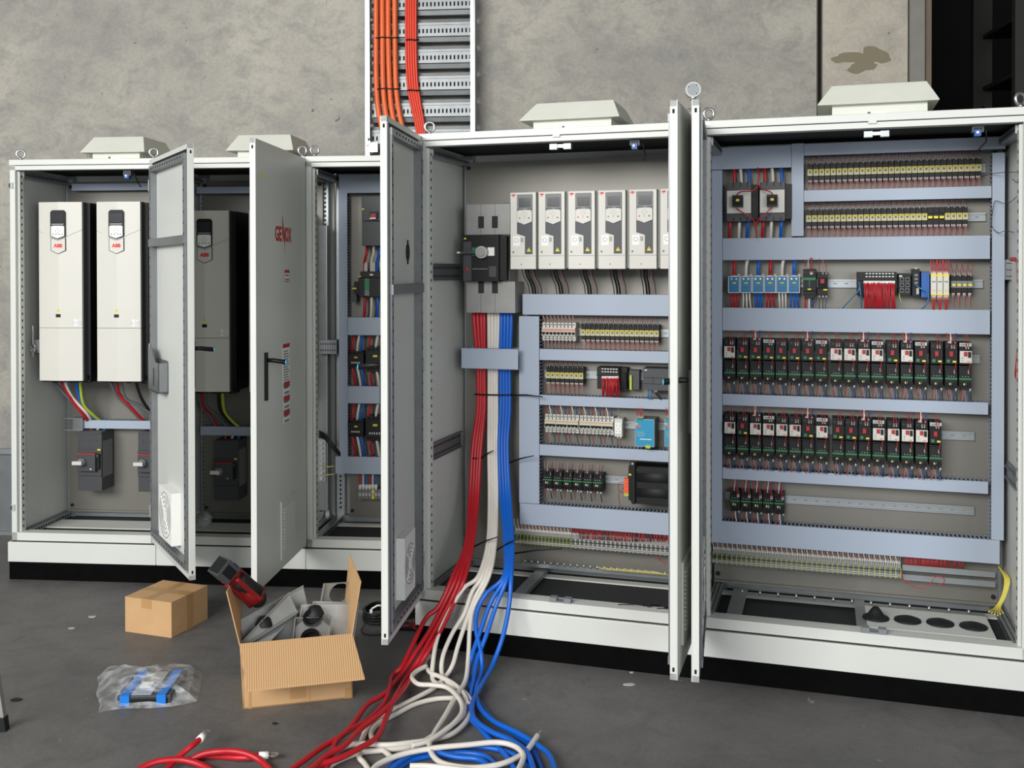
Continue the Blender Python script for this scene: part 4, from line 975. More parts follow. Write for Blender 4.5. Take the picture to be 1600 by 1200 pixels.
for i in range(6):
    s = PX('R', .43, (851.5, 869, 886.5, 905.3, 923, 940.5)[i], 664)[0]; lab = 'white three-pole breaker, '+place_words(i+1, 6)+' of six in the middle cabinet'
    if i == 0: m3 = mcb(lab, s, .885, 3, 'three-pole breakers in the middle cabinet')
    else: dup(m3, 'R', s, .43, .885, lab)
s, z, w_, h_, D_ = boxdev('R', .43, (960, 654, 972.5, 682)); t = thing('socket_outlet', 'small white rail-mounted power socket right of the three-pole breakers', 'socket', 'R', s, .43, z)
b = MB(); b.box(0, w_, .0, D_-.01, 0, h_, 'off_white'); b.box(.002, w_-.002, -.006, 0, .012, h_-.018, 'white'); part(b, 'housing', t)
b = MB()
for (x, zz) in ((.3, .62), (.7, .62), (.5, .45), (.3, .3), (.7, .3)): b.cyl((w_*x, -.0068, h_*zz), .002, .001, 'black', 'y', 6)
part(b, 'socket_holes', t); wires(t, [(w_*.4, .004, 0, 0, -.045, 'wire_dark', .0018, .004, .01), (w_*.75, .004, 0, 0, -.045, 'wire_red', .0018, .004, .01), (w_*.5, .004, h_, 0, .05, 'wire_grey', .0014, .004, .01)])
# controller with red wires (middle cabinet)
def wire_stuff(row, d, u0, u1, v0, v1, n, mats, label, r=.0016, seed=1, spread=4, bow=.02, ferr=False, name='wire_bundle', dtop=None):
    rr = random.Random(seed); b = MB(); o = W3(row, d, u0, v0)
    for i in range(n):
        u = u0+(u1-u0)*(i+rr.uniform(-.3, .3))/max(n-1, 1); du_ = rr.uniform(-spread, spread)
        P = [W3(row, (dtop if dtop is not None else d), u, v0), W3(row, d-bow*rr.uniform(.5, 1), u+du_*.4, v0+(v1-v0)*.35), W3(row, d-bow*.6, u+du_*.8, v0+(v1-v0)*.7), W3(row, d+.03, u+du_, v1)]
        b.tube(smooth([p-o for p in P], 3), r, rr.choice(mats), 5, caps=False)
        if ferr: b.tube([P[0]-o, P[0]-o+(P[1]-P[0]).normalized()*.012], r*1.3, 'white', 5)
    return world_single(b, name, label, 'wires', kind='stuff', loc=o)
def io_module(label, row, d, px, nrow, seed):
    s, z, w_, h_, D_ = boxdev(row, d, px); t = thing('controller_module', label, 'controller', row, s, d, z)
    b = MB(); b.box(0, w_, 0, D_-.01, 0, h_, 'black'); b.box(.0, w_, -.006, 0, h_*.62, h_, 'black'); part(b, 'housing', t, bev=.001)
    b = MB()
    for k in range(nrow):
        x = w_*(.22+.74*k/nrow)
        for zz in (.80, .93): b.box(x, x+w_*.45/nrow, -.0072, -.006, h_*zz-.002, h_*zz+.002, 'white')
    part(b, 'channel_marks', t); return t
io_module('black input-output module with two rows of white marks above red wires, middle cabinet', 'R', .42, (933, 574, 968, 608), 6, 1)
wire_stuff('R', .41, 941, 966, 588, 622, 26, ['cable_red', 'cable_red', 'wire_red'], 'dense red wires hanging from the black module in the middle cabinet', .002, 3, 3, ferr=True)
s, z, w_, h_, D_ = boxdev('R', .43, (968, 575, 979, 610)); b = MB(); b.box(0, w_, .01, D_, 0, h_, 'black'); b.box(.002, w_-.002, 0, .012, .01, h_-.02, 'black_matte'); single(b, 'end_module', 'narrow black module attached right of the red-wired module', 'module', 'R', s, .43, z)
s, z, w_, h_, D_ = boxdev('R', .43, (983, 579, 998, 609)); t = thing('terminal_relay', 'slim grey module with a green-yellow connector in the middle cabinet', 'module', 'R', s, .43, z)
b = MB(); b.box(0, w_, .01, D_, 0, h_, 'dark_grey'); part(b, 'housing', t); b = MB(); b.box(.002, .012, -.002, .01, .0, h_*.75, 'yellow_green'); part(b, 'connector', t)
s, z, w_, h_, D_ = boxdev('R', .40, (1005, 576, 1058, 610)); t = thing('programmable_controller', 'slate grey programmable controller partly hidden by the middle door', 'controller', 'R', s, .40, z)
b = MB(); b.box(0, w_, .003, D_, 0, h_, 'dark_grey'); b.box(.0, w_, -.004, .004, h_*.58, h_, 'dark_grey'); b.box(0, w_, -.004, .004, 0, h_*.28, 'dark_grey'); b.box(0, w_*.3, -.004, .004, h_*.3, h_*.56, 'dark_grey'); b.box(w_*.31, w_, -.004, .004, h_*.3, h_*.56, 'dark_grey'); b.box(.006, .018, -.0048, -.004, h_*.9, h_*.94, 'white'); part(b, 'housing', t)
wires(t, [(.022, .01, 0, .0, -.04, 'wire_lblue', .004, .01, None), (.034, .01, 0, .0, -.04, 'wire_lblue', .004, .01, None), (.055, .01, 0, .02, -.04, 'cable_black', .004, .01, .01)])
for k, (ua, ub, nm) in enumerate(((992.5, 1022.5, 'bright blue power supply with printed front in the middle cabinet'), (1038.5, 1069, 'second blue power supply mostly hidden behind the middle door'))):
    s, z, w_, h_, D_ = boxdev('R', .38, (ua, 655, ub, 698)); t = thing('power_supply', nm, 'power supply', 'R', s, .38, z)
    b = MB(); b.box(0, w_, .002, D_-.01, 0, h_, 'mid_grey'); part(b, 'housing', t)
    b = MB(); b.box(0, w_, 0, .003, 0, h_, 'light_grey'); b.box(.0015, w_-.0015, -.001, 0, .002, h_-.002, 'blue_psu'); b.box(.004, w_*.3, -.0015, -.001, h_*.72, h_*.78, 'orange_term'); b.box(.0, w_*.14, -.0015, -.001, h_*.80, h_*.84, 'yellow')
    for q in range(3): b.box(.008, w_*(.45+.1*(q % 2)), -.0015, -.001, h_*(.52-.07*q), h_*(.535-.07*q), 'light_grey')
    b.box(w_*.25, w_*.85, -.0015, -.001, h_*.26, h_*.285, 'white'); part(b, 'front_label', t)
    b = MB(); b.box(w_*.12, w_*.4, -.004, .004, h_-.004, h_+.006, 'green'); part(b, 'connector', t)
    b = MB(); b.box(w_*.55, w_*.8, -.004, .004, -.006, .008, 'yellow_green'); part(b, 'connector', t)
    wires(t, [(w_*(.12+.07*q), .004, h_+.004, (-.004, 0, .004)[q % 3], .045, 'wire_red', .002, .006, .016) for q in range(5)])
# small contactors
def small_contactor(label, s, z, group, w_=.042, h_=.09, d=.42):
    t = thing('contactor', label, 'contactor', 'R', s, d, z, group)
    b = MB(); b.box(0, w_, .004, .068, .018, h_-.018, 'black'); b.box(.001, w_-.001, .014, .068, 0, h_, 'black'); b.box(.004, w_-.004, -.004, .01, h_*.30, h_*.60, 'black_matte')
    for k in range(3): b.box(.005+k*.012, .012+k*.012, .008, .02, h_-.02, h_-.006, 'black_matte'); b.box(.005+k*.012, .012+k*.012, .002, .014, .004, .020, 'black_matte'); b.box(.008+k*.011, .011+k*.011, .0025, .004, h_*.62, h_*.66, 'light_grey')
    part(b, 'housing', t)
    b = MB(); b.box(.0005, w_-.0005, -.005, .004, h_*.50, h_*.56, 'green'); part(b, 'green_stripe', t)
    b = MB(); b.box(.012, .018, -.0045, -.0035, h_*.32, h_*.42, 'yellow_pale'); b.box(.022, .025, -.0045, -.0035, h_*.30, h_*.42, 'light_grey'); part(b, 'marking', t)
    return t
for i in range(6):
    s = PX('R', .42, 848.3+i*15.6, 748)[0]; lab = 'black green-striped contactor, '+place_words(i+1, 6)+' of six, low in middle cabinet'
    if i == 0:
        K = small_contactor(lab, s, .625, 'small contactors low in the middle cabinet', w_=.0435, h_=.082)
        wires(K, [(.008, .012, .082, -.004, .045, 'wire_pink', .0014, .008, None), (.018, .012, .082, .004, .045, 'wire_grey', .0022, .008, .014), (.03, .012, .082, .0, .045, 'wire_red', .0014, .008, None), (.036, -.002, .066, .012, .06, 'wire_dark', .0013, .008, .014),
                  (.008, .012, .0, -.0, -.04, 'wire_red', .0014, .006, None), (.02, .012, .0, -.004, -.04, 'wire_grey', .0018, .006, .01), (.037, .006, .0, .004, -.045, 'cable_black', .0022, .008, .01), (.03, .012, .0, .004, -.045, 'wire_grey', .0014, .008, None)])
    else: dup(K, 'R', s, .42, .625, lab)
# transformer
s, z, w_, h_, D_ = boxdev('R', .36, (980, 727, 1062, 790)); t = thing('transformer', 'bulky black transformer beside the middle door, orange terminals on its left', 'transformer', 'R', s, .36, z)
b = MB(); b.box(0, w_, .03, D_, .01, h_-.015, 'black'); b.prism([(0, .03), (.018, 0), (w_, 0), (w_, h_-.02), (.03, h_-.02), (0, h_-.045)], .015, .03, 'black'); b.box(.02, .035, .0, .03, .0, h_-.005, 'black'); part(b, 'frame', t, bev=.002)
b = MB(); b.cyl((.04, .055, h_*.28), .045, w_-.05, 'rubber', 'x', 24); b.cyl((.04, .055, h_*.66), .045, w_-.05, 'rubber', 'x', 24); part(b, 'coil', t)
b = MB(); b.cyl((.02, .02, h_-.002), .012, .014, 'black', 'y', 14); b.cyl((.02, .018, h_-.002), .005, .003, 'light_grey', 'y', 10); part(b, 'mounting_eye', t)
b = MB(); b.box(.004, .016, .012, .015, h_*.70, h_*.74, 'yellow'); part(b, 'yellow_label', t)
b = MB(); b.box(-.016, .004, .01, .03, h_*.25, h_*.62, 'orange_term'); b.box(-.016, .004, .01, .03, h_*.18, h_*.25, 'yellow_green')
for k in range(5): b.cyl((-.006, .0095, h_*(.24+.085*k)), .002, .001, 'black', 'y', 6)
part(b, 'orange_terminals', t)
cable('R', [(982, 756, .40), (968, 754, .39), (967, 768, .39), (975, 762, .40)], .0014, 'wire_red', 'thin red wire looping to the orange terminals of the transformer', 'red wires at the transformer', n=6, name='wire')
cable('R', [(976, 770, .40), (967, 770, .39), (968, 785, .40), (972, 800, .45)], .0014, 'wire_red', 'thin red wire dropping from the transformer terminals into the duct', 'red wires at the transformer', n=6, name='wire')
# ---- terminal rows
def terminal(label, kind, group, w_, h_=.046):
    t = thing('terminal_block', label, 'terminal', 'R', 0, 0, 0, group)
    b = MB(); b.box(.0004, w_-.0004, 0, .045, 0, h_, 'light_grey'); b.box(.0004, w_-.0004, -.010, .0, h_*.15, h_*.40, 'light_grey'); b.box(.0004, w_-.0004, -.0102, -.0098, h_*.25, h_*.30, 'seam'); b.box(.0004, w_-.0004, -.0008, 0, h_*.62, h_*.70, 'seam'); b.box(w_*.33, w_*.36, -.0105, 0, 0, h_, 'seam'); b.box(w_*.66, w_*.69, -.0105, 0, 0, h_, 'seam')
    for k in range(3): b.box(w_*(.08+.33*k), w_*(.25+.33*k), .012, .035, h_, h_+.012, 'light_grey')
    part(b, 'housing', t)
    if kind == 'earth':
        b = MB(); b.box(w_*.90, w_*.99, -.0112, .04, .0005, h_+.0005, 'yellow_green'); b.box(w_*.80, w_*.99, -.0115, -.0105, h_*.47, h_*.53, 'yellow_pale'); part(b, 'earth_marker', t, 'yellow-green marker')
    cs = ('cable_white', 'wire_pink', 'wire_grey') if kind != 'red' else ('cable_red', 'cable_red', 'wire_red')
    wires(t, [(w_*(.16+.33*k), .02, h_+.01, (-.006, .0, .004)[k], .055, cs[k], .0018, .006, .012) for k in range(3)])
    return t
def term_row(u0, u1, n, v, d, z, kinds, rowname, group):
    s0 = PX('R', d, u0, v)[0]; s1 = PX('R', d, u1, v)[0]; p = (s1-s0)/n; proto = {}
    for i in range(n):
        k = kinds(i); lab = {'earth': 'terminals with yellow-green marker', 'plain': 'plain grey terminals', 'red': 'grey terminals fed by red wires'}[k]+', '+place_words(i+1, n)+', '+rowname
        if k in proto: dup(proto[k], 'R', s0+i*p, d, z, lab)
        else: proto[k] = terminal(lab, k, group, p); put(proto[k], 'R', s0+i*p, d, z)
term_row(1113, 1408, 37, 872, .42, .347, lambda i: 'earth', 'right-hand cabinet', 'terminals of the right-hand cabinet')
term_row(803, 892, 16, 840, .42, .362, lambda i: 'earth', 'middle cabinet', 'terminals of the middle cabinet')
term_row(892.5, 1060, 24, 850, .42, .362, lambda i: 'red', 'middle cabinet, right part', 'terminals of the middle cabinet')
# ---- cabinet B
gB = 'ducts of the right-hand cabinet'
ductp('R', (1112, 229, 1236.3, 263.5), 'wide duct at top left of the right-hand cabinet', gB)
ductp('R', (1236.6, 224, 1255.8, 369), 'short upright duct between the big contactors and the relay rows', gB, vertical=True)
ductp('R', (1256.2, 219, 1571, 238), 'long duct across the top right of the right-hand cabinet', gB)
ductp('R', (1549.6, 238.5, 1569.5, 844), 'tall upright duct down the right side of the right-hand cabinet', gB, vertical=True)
ductp('R', (1256.2, 294, 1549.3, 312.4), 'duct between the two long relay rows of the right-hand cabinet', gB)
ductp('R', (1112, 266, 1128.6, 813.5), 'tall upright duct down the left side of the right-hand cabinet', gB, vertical=True)
ductp('R', (1129.2, 370, 1547, 405.6), 'wide duct above the blue distribution blocks', gB)
ductp('R', (1129.2, 482.3, 1547, 519.5), 'wide duct below the blue distribution blocks', gB)
ductp('R', (1129.2, 622, 1544, 640.5), 'narrow duct between the two rows of motor starters', gB)
ductp('R', (1129.2, 741.5, 1544, 760), 'narrow duct below the lower row of motor starters', gB)
ductp('R', (1112, 828.5, 1562, 864.5), 'wide lowest duct of the right-hand cabinet above the terminals', gB)
gr = 'mounting rails in the right-hand cabinet'
rail('R', 1.62, 2.31, 2.045, 'mounting rail of the top relay row', gr); rail('R', 1.62, 2.31, PX('R', .488, 1530, 339)[1], 'mounting rail of the second relay row', gr)
rail('R', 1.56, 2.30, PX('R', .488, 1310, 443)[1], 'mounting rail level with the blue distribution blocks', gr); rail('R', 1.26, 2.29, PX('R', .488, 1525, 561)[1], 'mounting rail of the upper motor starters', gr)
rail('R', 1.26, 2.27, PX('R', .488, 1500, 681)[1], 'mounting rail of the lower motor starters, its end bare', gr); rail('R', 1.26, 2.27, PX('R', .488, 1400, 791)[1], 'long bare mounting rail right of five small contactors', gr)
for k, (v, n_) in enumerate(((891, 'upper'), (906, 'lower'))):
    s0, z = PX('R', .44, 1410, v-3); s1, z1 = PX('R', .44, 1551, v+5)
    b = MB(); b.box(0, s1-s0+.01, 0, .012, -.010, .010, 'zinc'); b.box(0, s1-s0+.01, -.003, .0, .008, .012, 'zinc'); b.box(0, s1-s0+.01, -.003, .0, -.012, -.008, 'zinc')
    single(b, 'din_rail', n_+' bare terminal rail at bottom right of the right-hand cabinet', 'rail', 'R', s0, .44, (z+z1)/2, gr)
    if k == 0:
        rail_z = z
s0 = PX('R', .44, 803, 850)[0]
us = [1265.6+i*(1528.8-1265.6)/29 for i in range(30)]; relay_row(us, 262, 262, 2.006, .44, 'top row, right-hand cabinet', 'relays in the right-hand cabinet')
us = [1263.5+i*(1507.8-1263.5)/27 for i in range(28)]; relay_row(us, 340, 340, 1.810, .44, 'second row, right-hand cabinet', 'relays in the right-hand cabinet', low=(21, 22, 23))
# two big contactors
for i, (u0, u1, va, vb) in enumerate(((1135.7, 1174, 285.5, 346), (1187, 1226.5, 284.5, 345))):
    s, z, w_, h_, D_ = boxdev('R', .40, (u0, va, u1, vb)); t = thing('large_contactor', ('left' if i == 0 else 'right')+' one of the two large beige-fronted contactors, upper left of the right-hand cabinet', 'contactor', 'R', s, .40, z, 'two large beige-fronted contactors')
    b = MB(); b.box(0, w_, 0, D_, h_*.80, h_, 'dark_grey'); b.box(0, w_, 0, D_, 0, h_*.20, 'dark_grey'); b.box(.002, w_+.028, .015, D_, h_*.05, h_*.95, 'black')
    for k in range(1, 4): b.box(w_*k/3.6-.002, w_*k/3.6+.002, -.002, .02, h_*.9, h_+.004, 'black'); b.box(w_*k/3.6-.002, w_*k/3.6+.002, -.002, .02, -.004, h_*.1, 'black')
    part(b, 'housing', t)
    b = MB(); b.box(.001, w_-.001, -.012, .005, h_*.205, h_*.795, 'off_white'); part(b, 'front_plate', t, bev=.001)
    b = MB(); x = w_*(.26 if i == 0 else .30); b.box(x, x+.044, -.045, -.012, h_*.36, h_*.66, 'black'); b.box(x+.004, x+.04, -.052, -.045, h_*.42, h_*.60, 'black_matte'); part(b, 'auxiliary_block', t, bev=.001)
    b = MB(); b.box(x+.016, x+.030, -.0535, -.052, h_*.50, h_*.56, 'yellow'); part(b, 'yellow_label', t)
    for k, (m, c) in enumerate((('cable_red', 'red'), ('cable_white', 'white'), ('cable_blue', 'blue'))):
        u = (1148, 1158.5, 1171)[k] if i == 0 else (1196, 1208, 1222)[k]
        cable('R', [(u-3, 258, .45), (u-1, 270, .43), (u, 289, .43)], .0072, m, c+' power cable entering the top of the '+('left' if i == 0 else 'right')+' large contactor', 'power cables of the large contactors')
        u = (1140.5, 1155, 1168)[k] if i == 0 else (1192, 1205, 1220.5)[k]
        cable('R', [(u+1, 342, .43), (u, 354, .42), (u-1, 376, .45)], .0072, m, c+' power cable leaving the bottom of the '+('left' if i == 0 else 'right')+' large contactor', 'power cables of the large contactors')
for pts, lb in (([(1184, 262), (1186, 275), (1183, 290), (1176, 298), (1156, 300), (1150, 308)], 'looping to the left large contactor from above'), ([(1184, 290), (1192, 296), (1204, 300), (1210, 308)], 'reaching over to the right large contactor'),
                ([(1151, 326), (1160, 332), (1176, 342), (1181, 358), (1182, 372)], 'curving down from the left large contactor'), ([(1206, 324), (1198, 332), (1184, 344), (1181, 358)], 'curving down from the right large contactor')):
    cable('R', [(u, v, .35 if 0 < i < len(pts)-1 else .37) for i, (u, v) in enumerate(pts)], .0028, 'cable_red', 'red control wires '+lb, 'red control wires at the large contactors', n=6, name='wire')
# blue distribution blocks
for i in range(6):
    u0 = 1137.8+18.72*i; s, z, w_, h_, D_ = boxdev('R', .42, (u0, 431.8, u0+17.6, 457.6)); lab = 'blue distribution block under clear cover, '+place_words(i+1, 6)+' of six'
    col = (('cable_red', 'red'), ('cable_white', 'white'), ('cable_blue', 'blue'))[i % 3]
    if i == 0:
        t = DBK = thing('distribution_block', lab, 'distribution block', 'R', s, .42, z, 'blue distribution blocks')
        b = MB(); b.box(.002, w_-.002, .006, D_, .002, h_-.002, 'blue_block'); part(b, 'housing', t)
        b = MB()
        for q in range(2):
            for k in range(5): b.cyl((.008+k*.0075, .005, .010+q*.012), .0025, .002, 'blue_mod', 'y', 8)
        for k in range(2): b.cyl((.014+k*.02, .004, h_*.84), .004, .003, 'steel', 'y', 8)
        part(b, 'screws', t)
        b = MB(); b.box(w_*.38, w_*.68, .001, .003, h_*.56, h_*.63, 'yellow'); part(b, 'yellow_label', t)
        b = MB()
        for (x0, x1, z0, z1) in ((0, .002, 0, h_), (w_-.002, w_, 0, h_), (0, w_, 0, .002), (0, w_, h_-.002, h_)): b.box(x0, x1, 0, .006, z0, z1, 'white')
        b.box(w_*.3, w_*.75, .002, .012, h_, h_+.004, 'light_grey'); b.cyl((w_*.95, .0, h_+.004), .006, .008, 'light_grey', 'y', 10); part(b, 'cover', t)
    else: dup(DBK, 'R', s, .42, z, lab)
    um = u0+9.5
    cable('R', [(um+3, 402, .45), (um, 416, .43), (um-.5, 433, .44)], .007, col[0], col[1]+' cable feeding the '+place_words(i+1, 6)+' distribution block from above', 'cables of the distribution blocks')
    for k in range(3):
        cable('R', [(um-5+k*5, 457, .44), (um-4.5+k*5, 468, .42), (um-3.5+k*4.5+(k-1)*(i % 2)*2, 486, .45)], .0042, col[0], col[1]+' outgoing cable below the '+place_words(i+1, 6)+' distribution block, '+('left', 'middle', 'right')[k]+' of three', 'cables of the distribution blocks', n=6)
# motor protection breaker + small starter beside blocks
s, z, w_, h_, D_ = boxdev('R', .41, (1255, 420, 1275, 466)); t = thing('motor_breaker', 'black breaker with green stripe right of the blue distribution blocks', 'circuit breaker', 'R', s, .41, z)
b = MB(); b.box(0, w_, .01, D_, h_*.08, h_, 'black'); b.box(0, w_, 0, .012, h_*.25, h_*.70, 'black'); b.box(.005, w_-.005, .0, .02, 0, h_*.12, 'black')
for k in range(3): b.cyl((w_*(.2+.3*k), .009, h_*.88), .004, .002, 'dark_grey', 'y', 8)
part(b, 'housing', t, bev=.001)
b = MB(); b.box(.001, w_-.001, -.002, .0, h_*.62, h_*.70, 'green'); b.box(w_*.45, w_*.52, -.002, .0, h_*.38, h_*.62, 'green'); part(b, 'green_stripe', t)
b = MB(); b.box(w_*.35, w_*.62, -.002, .0, h_*.28, h_*.33, 'yellow'); part(b, 'yellow_label', t)
wires(t, [(.008, .02, h_, -.0, .04, 'wire_red', .002, .006, .01), (.02, .02, h_, .0, .04, 'cable_white', .002, .006, None), (.03, .006, h_*.8, .0, .07, 'wire_red', .0018, .006, .014), (.036, .006, h_*.8, .0, .07, 'wire_red', .0018, .006, .014), (.008, .02, 0, -.0, -.045, 'cable_red', .004, .006, None), (.024, .02, 0, -.0, -.045, 'cable_white', .004, .006, None), (.04, .02, 0, -.004, -.045, 'wire_blue', .004, .006, None)])

# motor starters
def starter(label, kind, var, w_=.0465):
    t = thing('motor_starter', label, 'motor starter', 'R', 0, 0, 0, 'rows of motor starters')
    b = MB(); b.box(0, w_, .010, .10, .104, .194, 'black'); b.box(.001, w_-.001, .0, .012, .106, .165, 'black')
    for k in range(3): b.cyl((w_*(.2+.3*k), .0085, .178), .0035, .002, 'dark_grey', 'y', 8); b.cyl((w_*(.2+.3*k), .0085, .110), .0025, .002, 'dark_grey', 'y', 8) if False else None
    br = part(b, 'breaker', t)
    if kind == 'W':
        b = MB(); b.box(.001, w_-.001, -.008, .001, .112, .160, 'off_white'); b.box(.008, .013, -.0086, -.008, .130, .133, 'dark_grey'); b.box(w_*.6, w_*.85, -.0086, -.008, .115, .119, 'orange'); b.cyl((w_*.22, -.0085, .121), .005, .001, 'light_grey', 'y', 10); part(b, 'front_plate', t, 'cream front plate')
        b = MB(); b.box(w_*.34, w_*.60, -.014, -.008, .140, .157, 'red'); part(b, 'stop_button', t)
        b = MB(); b.box(w_*.68, w_*.90, -.013, -.008, .134, .157, 'black'); part(b, 'start_button', t)
    else:
        b = MB(); b.box(w_*.32, w_*.60, -.010, .0, .137, .157, 'red'); part(b, 'stop_button', t)
        b = MB(); b.box(w_*.12, w_*.38, -.001, .0, .112, .124, 'green'); b.box(w_*.6, w_*.88, -.001, .0, .112, .119, 'yellow'); part(b, 'label', t)
    b = MB(); b.box(0, w_, .018, .098, .012, .098, 'black'); b.box(.001, w_-.001, .006, .02, .030, .092, 'rubber'); b.box(.0, w_, .010, .02, .012, .030, 'black_matte')
    for k in range(3): b.box(w_*(.12+.28*k), w_*(.27+.28*k), .004, .016, .0, .022, 'black_matte'); b.box(w_*(.25+.22*k), w_*(.31+.22*k), .005, .0065, .054, .057, 'light_grey'); b.cyl((w_*(.2+.3*k), .0055, .086), .003, .001, 'black_matte', 'y', 8)
    b.box(w_*.33, w_*.45, .003, .005, .020, .028, 'yellow_pale'); b.box(w_*.52, w_*.56, .003, .005, .020, .030, 'mid_grey')
    part(b, 'contactor', t)
    b = MB(); b.box(.0005, w_-.0005, .004, .008, .042, .049, 'green'); part(b, 'green_stripe', t)
    if var.get('tag'): b = MB(); b.box(.001, w_-.001, .004, .010, .178, .192, 'light_grey'); b.box(.006, .030, .0035, .004, .182, .187, 'mid_grey'); part(b, 'label_tag', t, 'pale label tag')
    ws = [(w_*.55, .006, .168, -.004, .060, 'wire_red', .0014, .006, .015), (w_*.75, .006, .168, -.004, .060, 'wire_red', .0014, .006, .015)]
    if var.get('feed'): ws += [(w_*.3, .012, .19, -.008, .04, 'cable_red', .0024, .008, .008), (w_*.45, .010, .19, .0, .04, 'cable_white', .003, .008, .012), (w_*.8, .012, .19, .004, .04, 'wire_blue', .0024, .008, .008)]
    ws += [(w_*.75, .0, .068, .004, .04, 'wire_red', .0016, .008, .013)]
    ws += [(w_*.2, .008, .004, (.004, -.004)[var['n'] % 2], -.05, 'wire_red', .0018, .006, None), (w_*.45, .008, .004, .004, -.05, 'wire_grey', .0022, .006, None), (w_*.72, .008, .004, (.0, .004)[var['n'] % 2], -.05, 'wire_blue', .0024, .006, None), (w_*.88, .004, .006, .004, -.05, 'cable_black', .0018, .006, .012), (w_*.32, .012, .004, -.004, -.05, 'wire_pink', .0014, .006, None)]
    wires(t, ws); return t
r4 = [1131.6, 1152, 1172.4, 1192.4, 1212, 1233, 1253.6, 1274.4, 1297.6, 1318.8, 1341, 1361.6, 1385.6, 1407.6, 1429.6, 1454.4, 1477, 1499]
t4 = 'WKKKKKKKWWWWKWKKKW'; tag4 = (3, 7, 11, 14, 17); feed4 = (2, 6, 10, 13, 16)
r5 = [1132, 1152, 1172, 1192.4, 1213, 1233.6, 1254, 1275.4, 1300.4, 1321, 1342, 1363.4, 1386.6, 1408.6, 1430.6, 1452.6]
t5 = 'WKWWWWKWKKKWWWWK'; tag5 = (3, 7, 11, 15); feed5 = (2, 6, 10, 14)
proto = {}
for (rs, ts, tg, fd, z, vm, nm) in ((r4, t4, tag4, feed4, 1.139, 565, 'upper'), (r5, t5, tag5, feed5, .811, 690, 'lower')):
    n = len(rs)
    for i, u in enumerate(rs):
        s = PX('R', .40, u, vm)[0]; key = (ts[i], i in tg, i in fd, i % 2)
        lab = ('cream-fronted' if ts[i] == 'W' else 'black-fronted')+' motor starter, '+place_words(i+1, n)+' of the '+nm+' starter row'+(', pale tag on top' if i in tg else '')
        if key in proto: dup(proto[key], 'R', s, .40, z, lab)
        else: proto[key] = starter(lab, ts[i], {'tag': i in tg, 'feed': i in fd, 'n': i}); put(proto[key], 'R', s, .40, z)
# starter beside the green-striped breaker
s, z, w_, h_, D_ = boxdev('R', .41, (1278, 425, 1293.5, 462)); t = thing('motor_starter', 'small black breaker with red button right of the green-striped breaker', 'circuit breaker', 'R', s, .41, z)
b = MB(); b.box(0, w_, .006, D_, 0, h_, 'black'); b.box(.002, w_-.002, 0, .01, h_*.3, h_*.75, 'black_matte'); part(b, 'housing', t)
b = MB(); b.box(w_*.25, w_*.65, -.008, 0, h_*.52, h_*.70, 'red'); part(b, 'stop_button', t)
b = MB(); b.box(w_*.55, w_*.95, -.001, .0, h_*.22, h_*.28, 'yellow'); part(b, 'yellow_label', t)
wires(t, [(w_*.15, .01, h_, .0, .055, 'wire_red', .0014, .006, None), (w_*.5, .004, h_*.9, .0, .06, 'wire_pink', .0014, .006, .014), (w_*.85, .004, h_*.9, .0, .06, 'wire_red', .0014, .006, .014), (w_*.15, .01, 0, .0, -.055, 'wire_dark', .0016, .006, .01), (w_*.5, .01, 0, .0, -.055, 'wire_dark', .0016, .006, .01), (w_*.85, .01, 0, -.004, -.055, 'wire_blue', .0016, .006, .01)])
# controller group of row 3
io_module('black module with white marks above a red wire curtain, right-hand cabinet', 'R', .42, (1339, 425, 1401, 461), 9, 2)
wire_stuff('R', .41, 1350, 1398, 439, 486, 60, ['cable_red', 'cable_red', 'wire_red'], 'dense curtain of red wires below the black module in the right-hand cabinet', .002, 5, 4, ferr=True)
cable('R', [(1342, 440, .40), (1343, 450, .39), (1335, 462, .40), (1316, 482, .45)], .0025, 'wire_lblue', 'light blue network cable running down left of the black module', n=6, name='network_cable')
cable('R', [(1342, 441, .40), (1345, 460, .39), (1346, 485, .45)], .0025, 'wire_lblue', 'light blue cable dropping straight down beside the curtain of red wires', n=6, name='network_cable')
s, z, w_, h_, D_ = boxdev('R', .42, (1404, 427, 1422.5, 461)); t = thing('network_switch', 'black network switch with six open ports in two columns', 'network switch', 'R', s, .42, z)
b = MB(); b.box(0, w_, 0, D_-.01, 0, h_, 'black'); b.box(w_*.05, w_*.3, -.0008, 0, h_*.84, h_*.9, 'white'); part(b, 'housing', t)
for q in range(3):
    for k in range(2):
        b = MB(); x, zz = w_*(.12+.46*k), h_*(.12+.25*q); b.box(x, x+w_*.32, -.0012, 0, zz, zz+h_*.18, 'mid_grey'); b.box(x+w_*.04, x+w_*.28, -.0016, 0, zz+h_*.03, zz+h_*.15, 'black_matte'); part(b, 'port', t)
cable('R', [(1405, 458, .41), (1406, 466, .40), (1409, 473, .41)], .0018, 'yellow_green', 'short green-yellow wire hanging from the network switch', n=6, name='wire')
s, z, w_, h_, D_ = boxdev('R', .42, (1425.5, 420, 1437, 463)); b = MB(); t = thing('gateway_module', 'slim black module with white marks left of the blue one', 'module', 'R', s, .42, z)
b.box(0, w_, 0, D_-.01, 0, h_, 'black'); part(b, 'housing', t); b = MB()
for q in range(3): b.box(w_*.3, w_*.75, -.001, 0, h_*(.45+.14*q), h_*(.53+.14*q), 'mid_grey')
b.cyl((w_*.5, -.002, h_*1.02), .004, .008, 'yellow_pale', 'y', 8); b.box(w_*.55, w_*.9, -.001, 0, h_*.08, h_*.30, 'light_grey'); part(b, 'marking', t)
